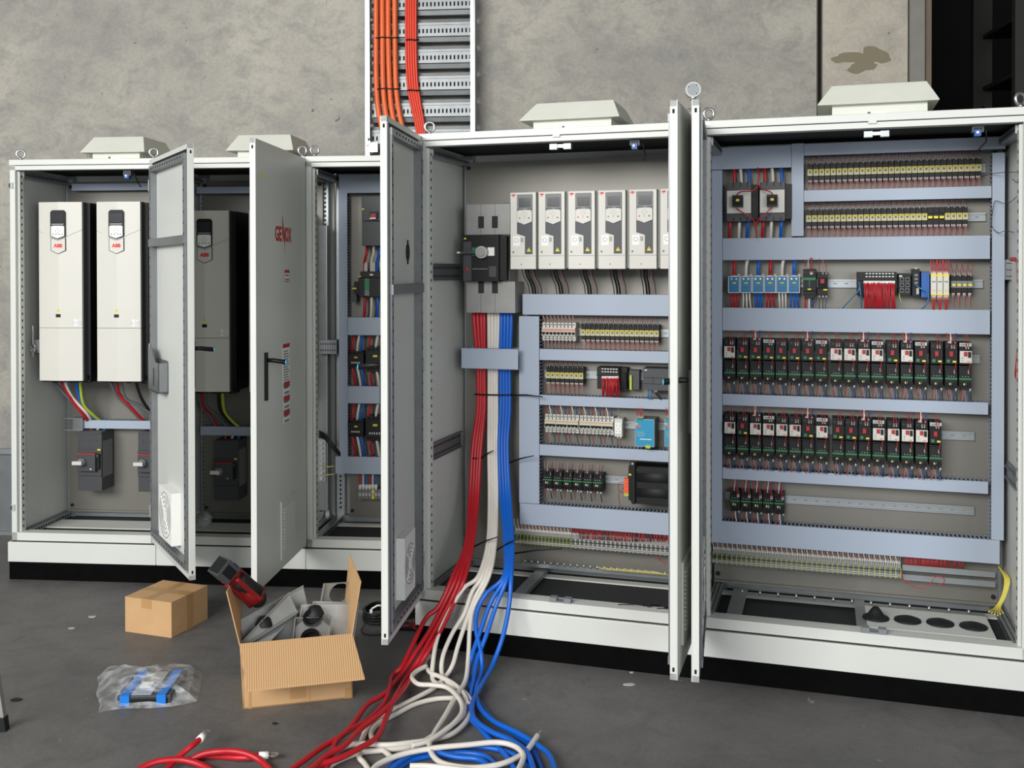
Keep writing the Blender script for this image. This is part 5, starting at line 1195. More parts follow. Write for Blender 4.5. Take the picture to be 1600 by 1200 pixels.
s, z, w_, h_, D_ = boxdev('R', .415, (1439.5, 424, 1452, 464.5)); b = MB(); b.box(0, w_, 0, D_-.01, 0, h_, 'blue_mod'); b.box(.002, w_*.7, -.002, 0, h_*.2, h_*.94, 'blue_mod'); b.box(.0, w_, -.001, .03, h_*.96, h_, 'dark_grey'); single(b, 'interface_module', 'bright blue slim module beside the white surge arresters', 'module', 'R', s, .415, z)
cable('R', [(1430, 444, .41), (1437, 450, .39), (1448, 455, .39), (1451, 465, .40), (1446, 478, .42), (1438, 484, .45)], .0028, 'wire_lblue', 'light blue cable curving across the blue module into the duct', n=6, name='network_cable')
for i in range(3):
    u0 = 1454.4+9.75*i; s, z, w_, h_, D_ = boxdev('R', .41, (u0, 429, u0+9.3, 461)); t = thing('surge_arrester', 'white and yellow surge arrester, '+('leftmost', 'middle', 'rightmost')[i]+' of three', 'surge arrester', 'R', s, .41, z, 'surge arresters')
    b = MB(); b.box(0, w_, .008, D_, 0, h_, 'light_grey'); b.box(.001, w_-.001, 0, .01, h_*.06, h_*.9, 'off_white'); part(b, 'housing', t)
    b = MB(); b.box(0, w_, -.001, .008, h_*.90, h_, 'yellow'); part(b, 'yellow_stripe', t); b = MB(); b.box(0, w_, -.001, .008, 0, h_*.06, 'yellow'); part(b, 'yellow_stripe', t)
    b = MB(); b.box(w_*.2, w_*.8, -.001, 0, h_*.62, h_*.68, 'mid_grey'); b.box(w_*.3, w_*.7, -.001, 0, h_*.18, h_*.26, 'yellow_pale'); part(b, 'printing', t)
    wires(t, [(w_*(.2+.3*k), .008, h_, (-.004, 0, .004)[k], .06, 'cable_red', .0022, .006, .016) for k in range(3)]+[(w_*(.2+.3*k), .008, 0, (.004, 0, -.004)[k], -.06, 'cable_red', .0018, .006, .018) for k in range(3)])
for i in range(4):
    u0 = 1486+8.6*i; s, z, w_, h_, D_ = boxdev('R', .44, (u0, 430, u0+8.2, 458)); t = thing('relay', 'black relay with a yellow label, '+('leftmost', 'second from left', 'second from right', 'rightmost')[i]+' of four beside the surge arresters', 'relay', 'R', s, .44, z, 'relays beside the surge arresters')
    b = MB(); b.box(0, w_, .006, .05, 0, h_, 'black'); b.box(.0, w_, 0, .01, h_*.3, h_*.68, 'mid_grey'); part(b, 'socket', t); b = MB(); b.box(w_*.2, w_*.85, -.001, 0, h_*.40, h_*.52, 'yellow'); part(b, 'yellow_label', t)
    wires(t, [(w_*.3, .004, h_, -.004, .05, 'wire_red', .0013, .006, .014), (w_*.7, .004, h_*.95, .008, .055, 'wire_red', .0013, .006, .014), (w_*.3, .004, 0, .004, -.055, 'wire_pink', .0014, .006, .014), (w_*.6, .004, 0, 0, -.055, 'wire_red', .0014, .006, .014)])
# five small contactors in the bottom row
for i in range(5):
    s = PX('R', .42, 1140.5+i*17.3, 783)[0]; lab = 'black green-striped contactor, '+place_words(i+1, 5)+' of five, lowest row of right-hand cabinet'
    if i == 0:
        K = small_contactor(lab, s, .578, 'lowest contactors of the right-hand cabinet', w_=.043, h_=.092)
        wires(K, [(.008, .012, .09, -.004, .05, 'cable_red', .0022, .008, None), (.018, .012, .09, .004, .05, 'cable_white', .0026, .008, None), (.03, .012, .09, .0, .05, 'wire_blue', .0024, .008, None), (.032, -.002, .066, -.008, .07, 'wire_red', .0014, .008, .014), (.038, -.002, .066, -.008, .07, 'wire_red', .0014, .008, .014),
                  (.010, .012, .0, -.0, -.045, 'cable_red', .0018, .006, None), (.022, .012, .0, .004, -.045, 'cable_white', .0024, .006, None), (.032, .012, .0, .0, -.045, 'wire_blue', .0024, .006, None), (.038, .004, .004, .0, -.05, 'cable_black', .0016, .006, .01)])
    else: dup(K, 'R', s, .42, .578, lab)
# red wires near the bottom right terminals
wire_stuff('R', .45, 1414, 1506, 868, 892, 55, ['cable_red', 'wire_red'], 'fringe of red wires above the bare terminal rails, bottom right', .0016, 8, 1.5, .01)
wire_stuff('R', .43, 905, 1042, 832, 850, 60, ['wire_red', 'cable_red', 'wire_dark'], 'fringe of red wires above the terminals of the middle cabinet', .0016, 9, 1.5, .01)
for pts, lb in (([(1409, 895), (1411, 905), (1418, 912), (1424, 908)], 'left end of the bare terminal rails'), ([(1424, 915), (1440, 920), (1452, 914), (1459, 904), (1470, 900), (1476, 908), (1466, 914)], 'middle of the bare terminal rails'), ([(1024, 866), (1030, 874), (1040, 880), (1050, 884)], 'terminals beside the middle door')):
    cable('R', [(u, v, .39) for u, v in pts], .0018, 'cable_red', 'loose thin red wire curling below the '+lb, 'loose red wires below the terminals', n=6, name='wire')
# floor of cabinet B: opened gland plates with cable grommets
b = MB()
f0 = GP(.235, 1140, 950)
def RL(u, v, z=.245):                      # local s, d of a floor point
    P = GP(z, u, v); X0, Y0, a = ROW['R']; dx, dy = P.x-X0, P.y-Y0
    return dx*cos(a)-dy*sin(a), dx*sin(a)+dy*cos(a)
zf = ZB+.03
b = MB(); b.box(.10, .16, .08, .46, zf-ZB+ZB-.012, zf-.002, 'zinc'); b.box(.60, .64, .08, .46, zf-.012, zf-.002, 'zinc'); b.box(.12, 1.1, .38, .43, zf-.016, zf-.004, 'zinc'); b.box(.10, 1.12, .075, .12, zf-.016, zf-.004, 'paint')
for k in range(13): b.cyl((.14+k*.075, .405, zf-.004), .005, .014, 'steel', 'z', 8)
part(b, 'gland_frame', cB)
b = MB(); b.box(.64, 1.10, .12, .38, zf-.006, zf-.002, 'paint'); part(b, 'gland_plate', cB)
for i, (u, v) in enumerate(((1368.4, 962), (1418, 966), (1469, 970.5), (1521, 976))):
    s, d = RL(u, v+3, zf); b = MB()
    prof = [(.052, 0), (.050, .006), (.034, .012), (.020, .034 if i == 0 else .016), (.010, .046 if i == 0 else .019), (.0, .047 if i == 0 else .019)]
    b.lathe(prof, 'rubber', n=24); single(b, 'cable_grommet', 'black rubber cable grommet in the floor of the right-hand cabinet, '+('leftmost, pointed cone', 'second from left', 'second from right', 'rightmost')[i], 'grommet', 'R', s, d, zf-.002, 'rubber cable grommets')
for k in range(6): cable('R', [(1560+k*1.2, 884+k*1.5, .44), (1570+k*1.5, 905, .36), (1566+k*1.2, 930, .33), (1556+k*1.5, 948, .30), (1545+k*4.5, 962-abs(k-3)*2, .22)], .0026, 'yellow_pale' if k % 2 else 'yellow', 'yellow-green earth wire hanging at the bottom right corner of the right-hand cabinet', 'earth wires at bottom right corner', n=6, name='earth_wire')
# right side: pinkish cable with ties, small ducts, thin black wires
cable('R', [(1580, 405, .20), (1590, 408, .10), (1592, 430, .06), (1594, 500, .06), (1591, 560, .06), (1589, 588, .08), (1597, 594, .04)], .008, 'cable_red', 'red cable bundle with white ties hanging at the right edge', n=8)
for v in (449, 541): b = MB(); b.cyl((0, 0, -.003), .0095, .006, 'white', 'z', 10); s, z = PX('R', .06, 1592.7, v); single(b, 'cable_tie', ('upper' if v < 500 else 'lower')+' white tie round the red cable at the right edge', 'cable tie', 'R', s, .06, z)
for (u, v, v2, n_) in ((1566, 405, 437, 'upper grey bracket beside the tall right-hand duct'),):
    s, z = PX('R', .40, u+5, v2); b = MB(); b.box(0, .05, 0, .10, 0, .08, 'dull_zinc')
    for k in range(3): b.box(.0, .05, -.001, 0, .012+k*.026, .015+k*.026, 'seam')
    single(b, 'side_bracket', n_, 'bracket', 'R', s, .38, z)
b = MB(); b.box(0, .006, 0, .44, -.04, .04, 'dull_zinc'); b.box(-.008, 0, 0, .44, .02, .024, 'dull_zinc'); b.box(-.008, 0, 0, .44, -.024, -.02, 'dull_zinc'); single(b, 'support_rail', 'grey support rail on the right side wall of the right-hand cabinet', 'rail', 'R', 2.38, .06, PX('R', .3, 1580, 745)[1])
for pts, lb in (([(1530, 277), (1552, 271), (1585, 269), (1604, 270)], 'running straight right from the top relays'), ([(1552, 356), (1549, 349), (1553, 318), (1558, 314), (1575, 318), (1596, 300)], 'looping over the tall right-hand duct'), ([(1552, 358), (1560, 364), (1570, 361), (1584, 363)], 'below the loop on the tall right-hand duct'), ([(1582, 280), (1596, 295), (1590, 320), (1598, 345), (1590, 380)], 'twisting beside the right side wall')):
    cable('R', [(u, v, .40-.002*max(0, u-1560)*3) for u, v in pts], .0014, 'cable_black', 'thin black wire '+lb, 'thin black wires at right edge', n=6, name='wire')
# ------------------------------------------------------------------ loose cables
def WP(u, v, Y):
    dx, dy, dz = ray(u, v); t = Y/dy; return Vector((t*dx, Y, HC+t*dz))
def floor_d(u, v, r=.0095):
    P = GP(r, u, v); X0, Y0, a = ROW['R']; return (P.x-X0)*sin(a)+(P.y-Y0)*cos(a)
def loose(pin, pout, r, m, label, group, lift=0, vf=1060):
    """pin: (u, v, d) inside the cabinet; pout: crop points outside, hanging then lying on the floor"""
    P = [W3('R', d, u, v) for u, v, d in pin]
    for (x, y) in pout:
        u, v = 400+x/3.2, 900+y/3.2
        if v < vf:
            d1 = floor_d(u, vf); t = max(0, (v-900)/(vf-900)); d = -.045+(d1+.045)*t**1.15
            q = W3('R', d, u, v); q.z = max(q.z, r)
        else: q = GP(r+lift, u, v)
        P.append(q)
    o0 = P[-1].copy(); o0.z = 0; b = MB(); b.tube(smooth([p-o0 for p in P], 7), r, m, 10)
    return world_single(b, 'power_cable', label, 'cable', group, loc=o0)
def inside(ut, um, ub, uf):
    return [(ut, 484, .43), (ut+.5, 505, .42), (um, 575, .42), (um, 640, .42), (um-(0), 700, .41), ((um*.4+ub*.6), 783, .36), (ub, 845, .20), ((ub+uf)/2, 875, .04)]
rin = [(740.5, 746.5, 728, 711), (746, 750.5, 732, 716), (751.5, 754, 735.5, 720), (756, 756.5, 738.5, 725)]
def mk(k, col):
    if col == 'red': a, bb, c, f = rin[k]; s7 = (738.5, 743, 747.5, 751)[k]; s78 = (734, 738.5, 742.5, 746)[k]
    elif col == 'white': a, bb, c, f = ((763.5, 764.5, 762, 749), (768.5, 768.5, 766, 754), (773.5, 772.5, 770, 759), (778, 776, 773.5, 764))[k]; s7 = (764, 768, 772, 776)[k]; s78 = (765, 769, 773, 776)[k]
    else: a, bb, c, f = ((783, 782.5, 789.5, 776), (788, 787, 793.5, 783), (793, 791.5, 797.5, 790), (798, 796, 801, 797.5))[k]; s7 = (779.5, 784, 788.5, 792.5)[k]; s78 = (783.5, 788, 792.5, 796.5)[k]
    return [(a, 484, .43), (a+.5, 505, .42), (bb, 575, .425), (bb, 640, .42), (s7, 700, .40), (s78, 783, .32), (c, 850, .12)]
gR, gW, gBl = 'red power cables running from the main switch to the floor', 'white power cables running from the main switch to the floor', 'blue power cables running from the main switch to the floor'
reds = [[(985, 0), (915, 150), (850, 210), (790, 330), (730, 450), (680, 500), (665, 570), (640, 640), (560, 720), (470, 770), (400, 830), (380, 900), (330, 1010)],
        [(1005, 0), (945, 130), (870, 270), (800, 380), (720, 500), (640, 590), (560, 640), (500, 720), (440, 790), (340, 850), (230, 930), (120, 1010)],
        [(1025, 0), (975, 120), (900, 260), (830, 390), (760, 500), (700, 600), (655, 700), (610, 800), (520, 860), (420, 910), (300, 950), (180, 1010)],
        [(1046, 0), (1000, 110), (935, 250), (865, 370), (795, 480), (720, 590), (620, 690), (530, 760), (440, 850), (350, 900), (240, 1000)]]
for k in range(4): loose(mk(k, 'red'), reds[k], .0098, 'cable_red', 'thick red cable, '+place_words(k+1, 4)+' of four at the main switch, running out over floor', gR, lift=(.02, .022, .032, .04)[k])
whites = [[(1112, 0), (1040, 60), (970, 170), (910, 300), (885, 430), (885, 520), (930, 545), (990, 575), (1050, 640), (1050, 690), (990, 740), (900, 790), (790, 850), (650, 870), (520, 885), (400, 930), (300, 1010)],
          [(1130, 0), (1080, 80), (1040, 190), (980, 290), (935, 400), (930, 490), (965, 535), (1040, 580), (1080, 640), (1055, 720), (980, 790), (870, 820), (760, 835), (650, 845), (500, 840), (400, 880), (290, 960), (240, 1010)],
          [(1148, 0), (1100, 100), (1060, 200), (1010, 350), (985, 440), (950, 500), (890, 560), (800, 610), (720, 650), (630, 700), (570, 740), (530, 820), (515, 900), (545, 940), (590, 1010)],
          [(1165, 0), (1090, 150), (1070, 250), (1062, 400), (1048, 520), (1000, 600), (945, 700), (890, 790), (868, 860), (920, 930), (1050, 958), (1180, 950), (1280, 920), (1355, 870), (1410, 795)]]
for k in range(4): loose(mk(k, 'white'), whites[k], .0092, 'cable_white', 'thick white cable, '+place_words(k+1, 4)+' of four at the main switch'+(', its stripped end on the floor' if k == 3 else ''), gW, lift=(.0, .010, .004, .024)[k])
q = GP(.033, 400+1410/3.2, 900+795/3.2); q2 = GP(.033, 400+1424/3.2, 900+780/3.2)
b = MB(); b.tube([Vector((0, 0, 0)), q2-q], [.0075, .0065], 'steel', 8); world_single(b, 'cable_end', 'frayed bare wire end of the white cable beside the blue coils', 'cable end', loc=q)
for k, (pp, lb, lf) in enumerate((([(872, 400), (846, 430), (868, 480), (925, 505), (990, 540), (1040, 590), (1060, 640)], 'short white loop lying behind the crossing white cables', .016), ([(850, 450), (800, 478), (780, 508), (812, 540), (880, 545), (960, 560), (1020, 620), (1030, 680), (990, 735), (920, 790), (850, 830), (780, 850)], 'white loop curving left of the crossing white cables', .03),
                                  ([(990, 610), (900, 615), (800, 640), (700, 690), (610, 740), (575, 790), (600, 840), (660, 890), (690, 920)], 'white cable looping leftwards under the red cables', .0), ([(575, 1010), (600, 950), (720, 895), (880, 862), (1050, 845), (1200, 832), (1290, 850), (1335, 890), (1330, 930), (1290, 1010)], 'white cable arching over the blue coils at the bottom edge', .03),
                                  ([(770, 950), (850, 950), (960, 960), (1080, 975), (1200, 1000)], 'white cable with tapered end lying across the blue coils at bottom', .03))):
    loose([], pp, .0092, 'cable_white', lb, 'white cables on the floor', lift=lf, vf=1020 if k < 2 else 1060)
blues = [[(1240, 0), (1150, 90), (1105, 180), (1102, 280), (1125, 380), (1128, 480), (1105, 560), (1110, 640), (1180, 720), (1300, 780), (1400, 840), (1470, 900), (1505, 1010)],
         [(1248, 0), (1175, 130), (1120, 280), (1080, 400), (1062, 490), (1080, 570), (1130, 650), (1200, 735), (1310, 800), (1390, 880), (1440, 1010)],
         [(1258, 0), (1200, 150), (1150, 300), (1105, 420), (1085, 540), (1065, 690), (1120, 760), (1180, 830), (1250, 900), (1320, 1010)],
         [(1276, 0), (1265, 150), (1235, 300), (1180, 450), (1130, 540), (1085, 630), (1090, 710), (1170, 775), (1280, 825), (1360, 890), (1400, 1010)]]
for k in range(4): loose(mk(k, 'blue'), blues[k], .0095, 'cable_blue', 'thick blue cable, '+place_words(k+1, 4)+' of four at the main switch, running out over floor', gBl, lift=(.018, 0, .008, .026)[k])
for k, (pp, lb, lf) in enumerate((([(620, 1010), (700, 930), (800, 890), (900, 862), (1050, 852), (1180, 862), (1290, 895), (1370, 950), (1400, 1010)], 'outer blue cable arc at the bottom edge of the photo', .006), ([(660, 1010), (760, 930), (900, 895), (1050, 885), (1150, 905), (1210, 960), (1240, 1010)], 'inner blue cable arc at the bottom edge of the photo', .0),
                                  ([(640, 1010), (730, 925), (850, 878), (1000, 905), (1120, 920), (1190, 980)], 'middle blue cable arc at the bottom edge of the photo', .012))):
    loose([], pp, .0095, 'cable_blue', lb, 'blue cables on the floor', lift=lf)
# red cable ends with lugs, lower left
def floor_cable(pp, r, m, lb, grp, z=None, s=3.3333, ox=100, oy=860, name='power_cable'):
    P = [GP((z[i] if z else r), ox+x/s, oy+y/s) for i, (x, y) in enumerate(pp)]; o0 = P[0].copy(); o0.z = 0
    b = MB(); b.tube(smooth([p-o0 for p in P], 7), r, m, 10); return world_single(b, name, lb, 'cable', grp, loc=o0)
def lug(p0, p1, label):
    d = (p1-p0); L = d.length; t = link(bpy.data.objects.new('cable_lug', None)); t.location = p0; t.rotation_euler = d.to_track_quat('X', 'Z').to_euler(); tags(t, label, 'cable lug', 'cable lugs on the red cables')
    b = MB(); b.cyl((0, 0, 0), .0125, L*.52, 'white', 'x', 12); part(b, 'sleeve', t)
    b = MB(); x0 = L*.5; n = 14; cx = L*.82; R = .015; ri = .0065; z0, z1 = -.002, .002
    for i in range(n):
        a0, a1 = 2*pi*i/n, 2*pi*(i+1)/n
        O = lambda a: (cx+R*cos(a), R*sin(a)); I = lambda a: (cx+ri*cos(a), ri*sin(a))
        for zz in (z0, z1): b.poly([(*O(a0), zz), (*O(a1), zz), (*I(a1), zz), (*I(a0), zz)], 'steel')
        b.poly([(*O(a0), z0), (*O(a1), z0), (*O(a1), z1), (*O(a0), z1)], 'steel'); b.poly([(*I(a0), z0), (*I(a1), z0), (*I(a1), z1), (*I(a0), z1)], 'steel')
    b.box(x0, cx-R*.75, -.010, .010, z0, z1, 'steel'); b.cyl((x0*.9, 0, 0), .009, x0*.25, 'steel', 'x', 12); part(b, 'terminal', t)
floor_cable([(500, 1180), (560, 1115), (620, 1055), (670, 1015), (706, 985)], .0098, 'cable_red', 'straight red cable ending in a lug, lower left', 'red cables at lower left', z=[.012, .02, .04, .055, .06])
lug(GP(.06, 100+704/3.333, 860+987/3.333), GP(.06, 100+752/3.333, 860+936/3.333), 'metal cable lug with white sleeve, the upper left one')
floor_cable([(650, 1090), (720, 1075), (800, 1073), (900, 1080), (970, 1078), (1020, 1068)], .0098, 'cable_red', 'red cable ending in a lug beside the arching red cables', 'red cables at lower left', z=[.01, .01, .012, .02, .022, .022])
lug(GP(.022, 100+1015/3.333, 860+1070/3.333), GP(.022, 100+1112/3.333, 860+1062/3.333), 'metal cable lug with white sleeve, the lower right one')
floor_cable([(330, 1180), (440, 1115), (540, 1092), (640, 1095), (740, 1130), (820, 1190)], .0105, 'cable_red', 'front arching red cable at lower left', 'red cables at lower left', z=[.012, .03, .035, .03, .02, .012])
floor_cable([(640, 1100), (720, 1062), (800, 1048), (880, 1046), (960, 1062), (1030, 1100), (1090, 1160)], .0105, 'cable_red', 'rear arching red cable at lower left', 'red cables at lower left', z=[.012, .03, .04, .04, .035, .02, .012])
# black ties round the cable bundles
def tie(u0, u1, v, d, tail, r, label, tz=0):
    P = []
    a = W3('R', d, u0, v); c = W3('R', d, u1, v+1); mid = (a+c)/2; w_ = (c-a); n = Vector((sin(RA), cos(RA), 0))
    for i in range(17):
        th = 2*pi*i/16; P.append(mid+w_*.5*1.05*cos(th)+n*(-r*sin(th)))
    b = MB(); o0 = mid.copy(); b.tube([p-o0 for p in P], .0038, 'black', 6); e = W3('R', d-.05, *tail); st = W3('R', d-r/ROW['R'][2]*0-.016, (u0+u1)/2+1, v)
    b.tube([c-n*r*.6-o0, (c*.5+e*.5)-o0+Vector((0, 0, .004)), e-o0], [.004, .0036, .0024], 'black', 5)
    b.box(c.x-o0.x-.006, c.x-o0.x+.004, -r-.004, -r+.004, -.005, .005, 'black')
    world_single(b, 'cable_tie', label, 'cable tie', 'black ties round the hanging cables', loc=o0)
tie(743, 800, 616, .42, (848, 620), .016, 'black tie across red, white and blue cables, pointing right below the short crossing duct')
tie(736, 752, 715, .395, (771, 704), .014, 'black tie round the red cables, level with the lower side rail')
tie(762, 795, 722, .395, (834, 712), .014, 'black tie round the white and blue cables with two long tails')
tie(724, 740, 853, .12, (777.6, 839), .014, 'black tie low on the red cables, its tail across the white ones')
tie(759.5, 776, 858, .12, (816, 839), .014, 'black tie low on the white cables, its tail across the blue ones')
tie(788, 803, 863, .12, (878, 857.5), .014, 'black tie low on the blue cables, its long tail pointing right')
# ------------------------------------------------------------------ cardboard boxes
p0 = GP(0, 195.4, 987); p1 = GP(0, 268, 997.4); th = math.atan2(p1.y-p0.y, p1.x-p0.x)
bx = link(bpy.data.objects.new('cardboard_box', None)); bx.location = p0; bx.rotation_euler = (0, 0, th); tags(bx, 'small closed brown cardboard box taped shut on the floor', 'box')
w_, d_, h_ = (p1-p0).length, .262, .158
b = MB(); b.box(0, w_, 0, d_, 0, h_-.002, 'card'); part(b, 'carton', bx, bev=.002)
b = MB(); b.box(0, w_, 0, d_/2-.001, h_-.002, h_+.001, 'card'); part(b, 'flap', bx)
b = MB(); b.box(0, w_, d_/2+.001, d_, h_-.002, h_+.001, 'card'); part(b, 'flap', bx)
b = MB(); b.box(w_*.36, w_*.58, -.0006, 0, h_-.04, h_, 'card_tape'); b.box(0, w_, d_*.38, d_*.60, h_+.001, h_+.0016, 'card_tape'); b.box(w_, w_+.0006, d_*.40, d_*.58, 0, h_, 'card_tape'); b.box(w_*.40, w_*.55, 0, d_, h_+.001, h_+.0017, 'card_tape'); part(b, 'tape', bx)
p0 = GP(0, 380, 1108.5); p1 = GP(0, 551, 1090.2); th = math.atan2(p1.y-p0.y, p1.x-p0.x); BW = (p1-p0).length; BD = .30; BH = .242
ob = link(bpy.data.objects.new('cardboard_box', None)); ob.location = p0; ob.rotation_euler = (0, 0, th); tags(ob, 'open brown cardboard box with raised flaps, full of grey metal plates', 'box')
def toob(P): c, s = cos(th), sin(th); d = P-p0; return Vector((c*d.x+s*d.y, -s*d.x+c*d.y, P.z))
b = MB(); t_ = .005
b.box(0, BW, 0, t_, 0, BH, 'card'); b.box(0, BW, BD-t_, BD, 0, BH, 'card'); b.box(0, BW, 0, BD, 0, t_, 'card')
b.hexa([(0, 0, 0), (-.012, 0, BH), (0, BD, 0), (-.006, BD, BH), (t_, 0, 0), (-.012+t_, 0, BH), (t_, BD, 0), (-.006+t_, BD, BH)], 'card'); b.box(BW-t_, BW, 0, BD, 0, BH, 'card')
part(b, 'carton', ob)
b = MB(); n1 = (BW+.018)
b.hexa([(-.014, -.002, BH), (-.012, .002, BH+.002), (.012, -.135, BH-.115), (.014, -.13, BH-.109), (BW, -.002, BH), (BW, .002, BH+.002), (BW+.034, -.135, BH-.112), (BW+.034, -.13, BH-.106)][0:0] or
       [(-.012, 0, BH-.002), (-.012, .003, BH+.003), (.010, -.140, BH-.122), (.012, -.137, BH-.115), (BW, 0, BH-.002), (BW, .003, BH+.003), (BW+.030, -.140, BH-.122), (BW+.030, -.137, BH-.115)], 'card_ribs')
part(b, 'flap', ob, 'ribbed front flap folded outward')
b = MB(); b.hexa([(-.014, .0, BH), (-.060, .005, BH+.20), (-.008, BD, BH), (-.008, BD-.01, BH+.20), (-.010, .0, BH), (-.056, .005, BH+.20), (-.004, BD, BH), (-.004, BD-.01, BH+.20)], 'card'); part(b, 'flap', ob)
b = MB(); b.hexa([(BW-.004, .0, BH), (BW+.030, .0, BH+.20), (BW-.004, BD, BH), (BW+.018, BD-.01, BH+.225), (BW, .0, BH), (BW+.034, .0, BH+.20), (BW, BD, BH), (BW+.022, BD-.01, BH+.225)], 'card'); part(b, 'flap', ob)
b = MB(); b.hexa([(0, BD, BH-.002), (0, BD, BH+.002), (0, BD+.13, BH-.12), (0, BD+.134, BH-.116), (BW, BD, BH-.002), (BW, BD, BH+.002), (BW, BD+.13, BH-.12), (BW, BD+.134, BH-.116)], 'card'); part(b, 'flap', ob)
for q_ in ((.02, .03, -.0007, 0, .0, .11), (BW*.42, BW*.57, -.0007, 0, .02, .085), (BW*.60, BW*.605, -.0012, 0, .0, .13), (BW*.93, BW*.99, -.0007, 0, .0, .04)): b = MB(); b.box(*q_, 'card_tape'); part(b, 'tape', ob)
# grey plates in the box: each stands in its own plane
def gplate(label, a, bq, c, holes=(), name='gland_plate', grom=False, flange=.008, m='gland'):
    """a, bq, c: three corners (u, v, Y): top left, top right, bottom left"""
    A, B_, C_ = WP(*a), WP(*bq), WP(*c)
    Cg, Bg = C_.copy(), B_.copy(); dc = WP(c[0], c[1], 1.0); hc = Vector((0, 0, HC)); f = lambda q: Vector((q[0], q[1], q[2]-HC))
    def solve(anchor, other, uvY):      # depth that squares the corner at A
        e = other-anchor; dd = f(WP(uvY[0], uvY[1], 1.0)); return (f(anchor).dot(e))/dd.dot(e)
    Yc = solve(A, B_, c)
    if abs(Yc-c[2]) < .16: C_ = WP(c[0], c[1], Yc)
    else:
        Yb = solve(A, C_, bq)
        if abs(Yb-bq[2]) < .16: B_ = WP(bq[0], bq[1], Yb)
    if not holes: B_, C_ = Bg, Cg
    U = B_-A; V = C_-A; ux = U.normalized(); wd = U.length; vp = V-ux*V.dot(ux); hd = vp.length; vz = vp.normalized()*-1; ny = vz.cross(ux); shear = -V.dot(ux)/hd
    t = link(bpy.data.objects.new(name, None)); rot = Matrix((ux, ny, vz)).transposed().to_4x4(); t.matrix_world = Matrix.Translation(C_) @ rot
    tags(t, label, 'metal plate', 'grey metal plates in the open box')
    b = MB(); n = 24; xs = [0]
    cells = []
    if holes:
        hs = sorted(holes); edges = [0]+[(hs[i][1]+hs[i+1][1])/2 for i in range(len(hs)-1)]+[hd] if len(set(h[0] for h in hs)) == 1 and len(hs) > 1 else None
        if edges: cells = [(0, wd, edges[i], edges[i+1], hs[i]) for i in range(len(hs))]
        else: cells = [(0, wd, 0, hd, hs[0])]
    else: b.box(0, wd, 0, .003, 0, hd, m)
    for x0, x1, z0, z1, (cx, cz, R) in cells:
        ring = []
        for i in range(n):
            a_ = 2*pi*(i+.5)/n; dx, dz = cos(a_), sin(a_)
            tx = ((x1-cx)/dx if dx > 0 else (x0-cx)/dx) if abs(dx) > 1e-6 else 9; tz = ((z1-cz)/dz if dz > 0 else (z0-cz)/dz) if abs(dz) > 1e-6 else 9; tt = min(tx, tz)
            ring.append(((cx+dx*tt, cz+dz*tt), (cx+R*dx, cz+R*dz)))
        for i in range(n):
            (o0, i0), (o1, i1) = ring[i], ring[(i+1) % n]
            for y in (0, .003): b.poly([(o0[0], y, o0[1]), (o1[0], y, o1[1]), (i1[0], y, i1[1]), (i0[0], y, i0[1])], m)
            b.poly([(i0[0], 0, i0[1]), (i1[0], 0, i1[1]), (i1[0], .003, i1[1]), (i0[0], .003, i0[1])], m)
            if abs(o0[0]-o1[0]) > 1e-4 and abs(o0[1]-o1[1]) > 1e-4:
                k = (x1 if o0[0]+o1[0] > 2*cx else x0, z1 if o0[1]+o1[1] > 2*cz else z0); b.poly([(o0[0], 0, o0[1]), (k[0], 0, k[1]), (o1[0], 0, o1[1])], m)
    b.box(0, .003, -flange, .003, 0, hd, m); b.box(wd-.003, wd, -flange, .003, 0, hd, m); b.box(0, wd, -.001, .004, hd-.003, hd, m)
    b.v = [(x+shear*z, y, z) for x, y, z in b.v]
    part(b, 'plate', t)
    if grom:
        for (cx, cz, R) in holes: g = MB(); g.lathe([(R*1.12, -.004), (R*1.12, .002), (R*.8, -.010), (R*.78, .012), (R*1.0, .012)], 'rubber', (cx, 0, cz), 22, 'y'); g.cyl((cx, .008, cz), R*.8, .002, 'black_matte', 'y', 20); part(g, 'rubber_grommet', t)
    return t
Q = lambda x, y, Y: (340+x/4.8, 860+y/4.8, Y)
gplate('upright grey plate with one large round hole, at the rear right of the box', Q(795, 250, 4.02), Q(1062, 235, 4.10), Q(765, 420, 3.99), holes=[(.075, .052, .042)])
gplate('wide blank grey plate, rearmost of the right-hand plates', Q(715, 380, 3.99), Q(1058, 390, 4.06), Q(665, 700, 3.94))
gplate('wide grey plate with a bent right edge, in the middle of the box', Q(628, 405, 3.945), Q(1000, 402, 4.01), Q(585, 700, 3.91))
gplate('small pale plate with two round black grommets at the front of the box', Q(578, 505, 3.885), Q(855, 497, 3.93), Q(556, 720, 3.872), holes=[(.068, .115, .034), (.068, .035, .034)], grom=True)
gplate('long grey plate leaning left, its dark underside showing, rearmost', Q(640, 262, 4.05), Q(670, 400, 4.04), Q(158, 522, 3.90))
gplate('long grey plate leaning left, middle of the three slanted plates', Q(530, 318, 3.98), Q(600, 462, 3.96), Q(158, 705, 3.80))
gplate('long pale-edged plate leaning left, lowest of the three slanted plates', Q(590, 465, 3.93), Q(600, 640, 3.95), Q(180, 722, 3.795), m='mid_grey')
for k, (x, y, Y, lb) in enumerate(((350, 560, 3.90, 'left'), (730, 480, 3.92, 'right'))):
    b = MB(); b.lathe([(.036, 0), (.034, .008), (.022, .03), (.012, .034), (0, .034)], 'rubber', n=18); world_single(b, 'rubber_grommet', 'loose black rubber grommet among the plates in the box, '+lb+' one', 'grommet', loc=WP(*Q(x, y, Y)))
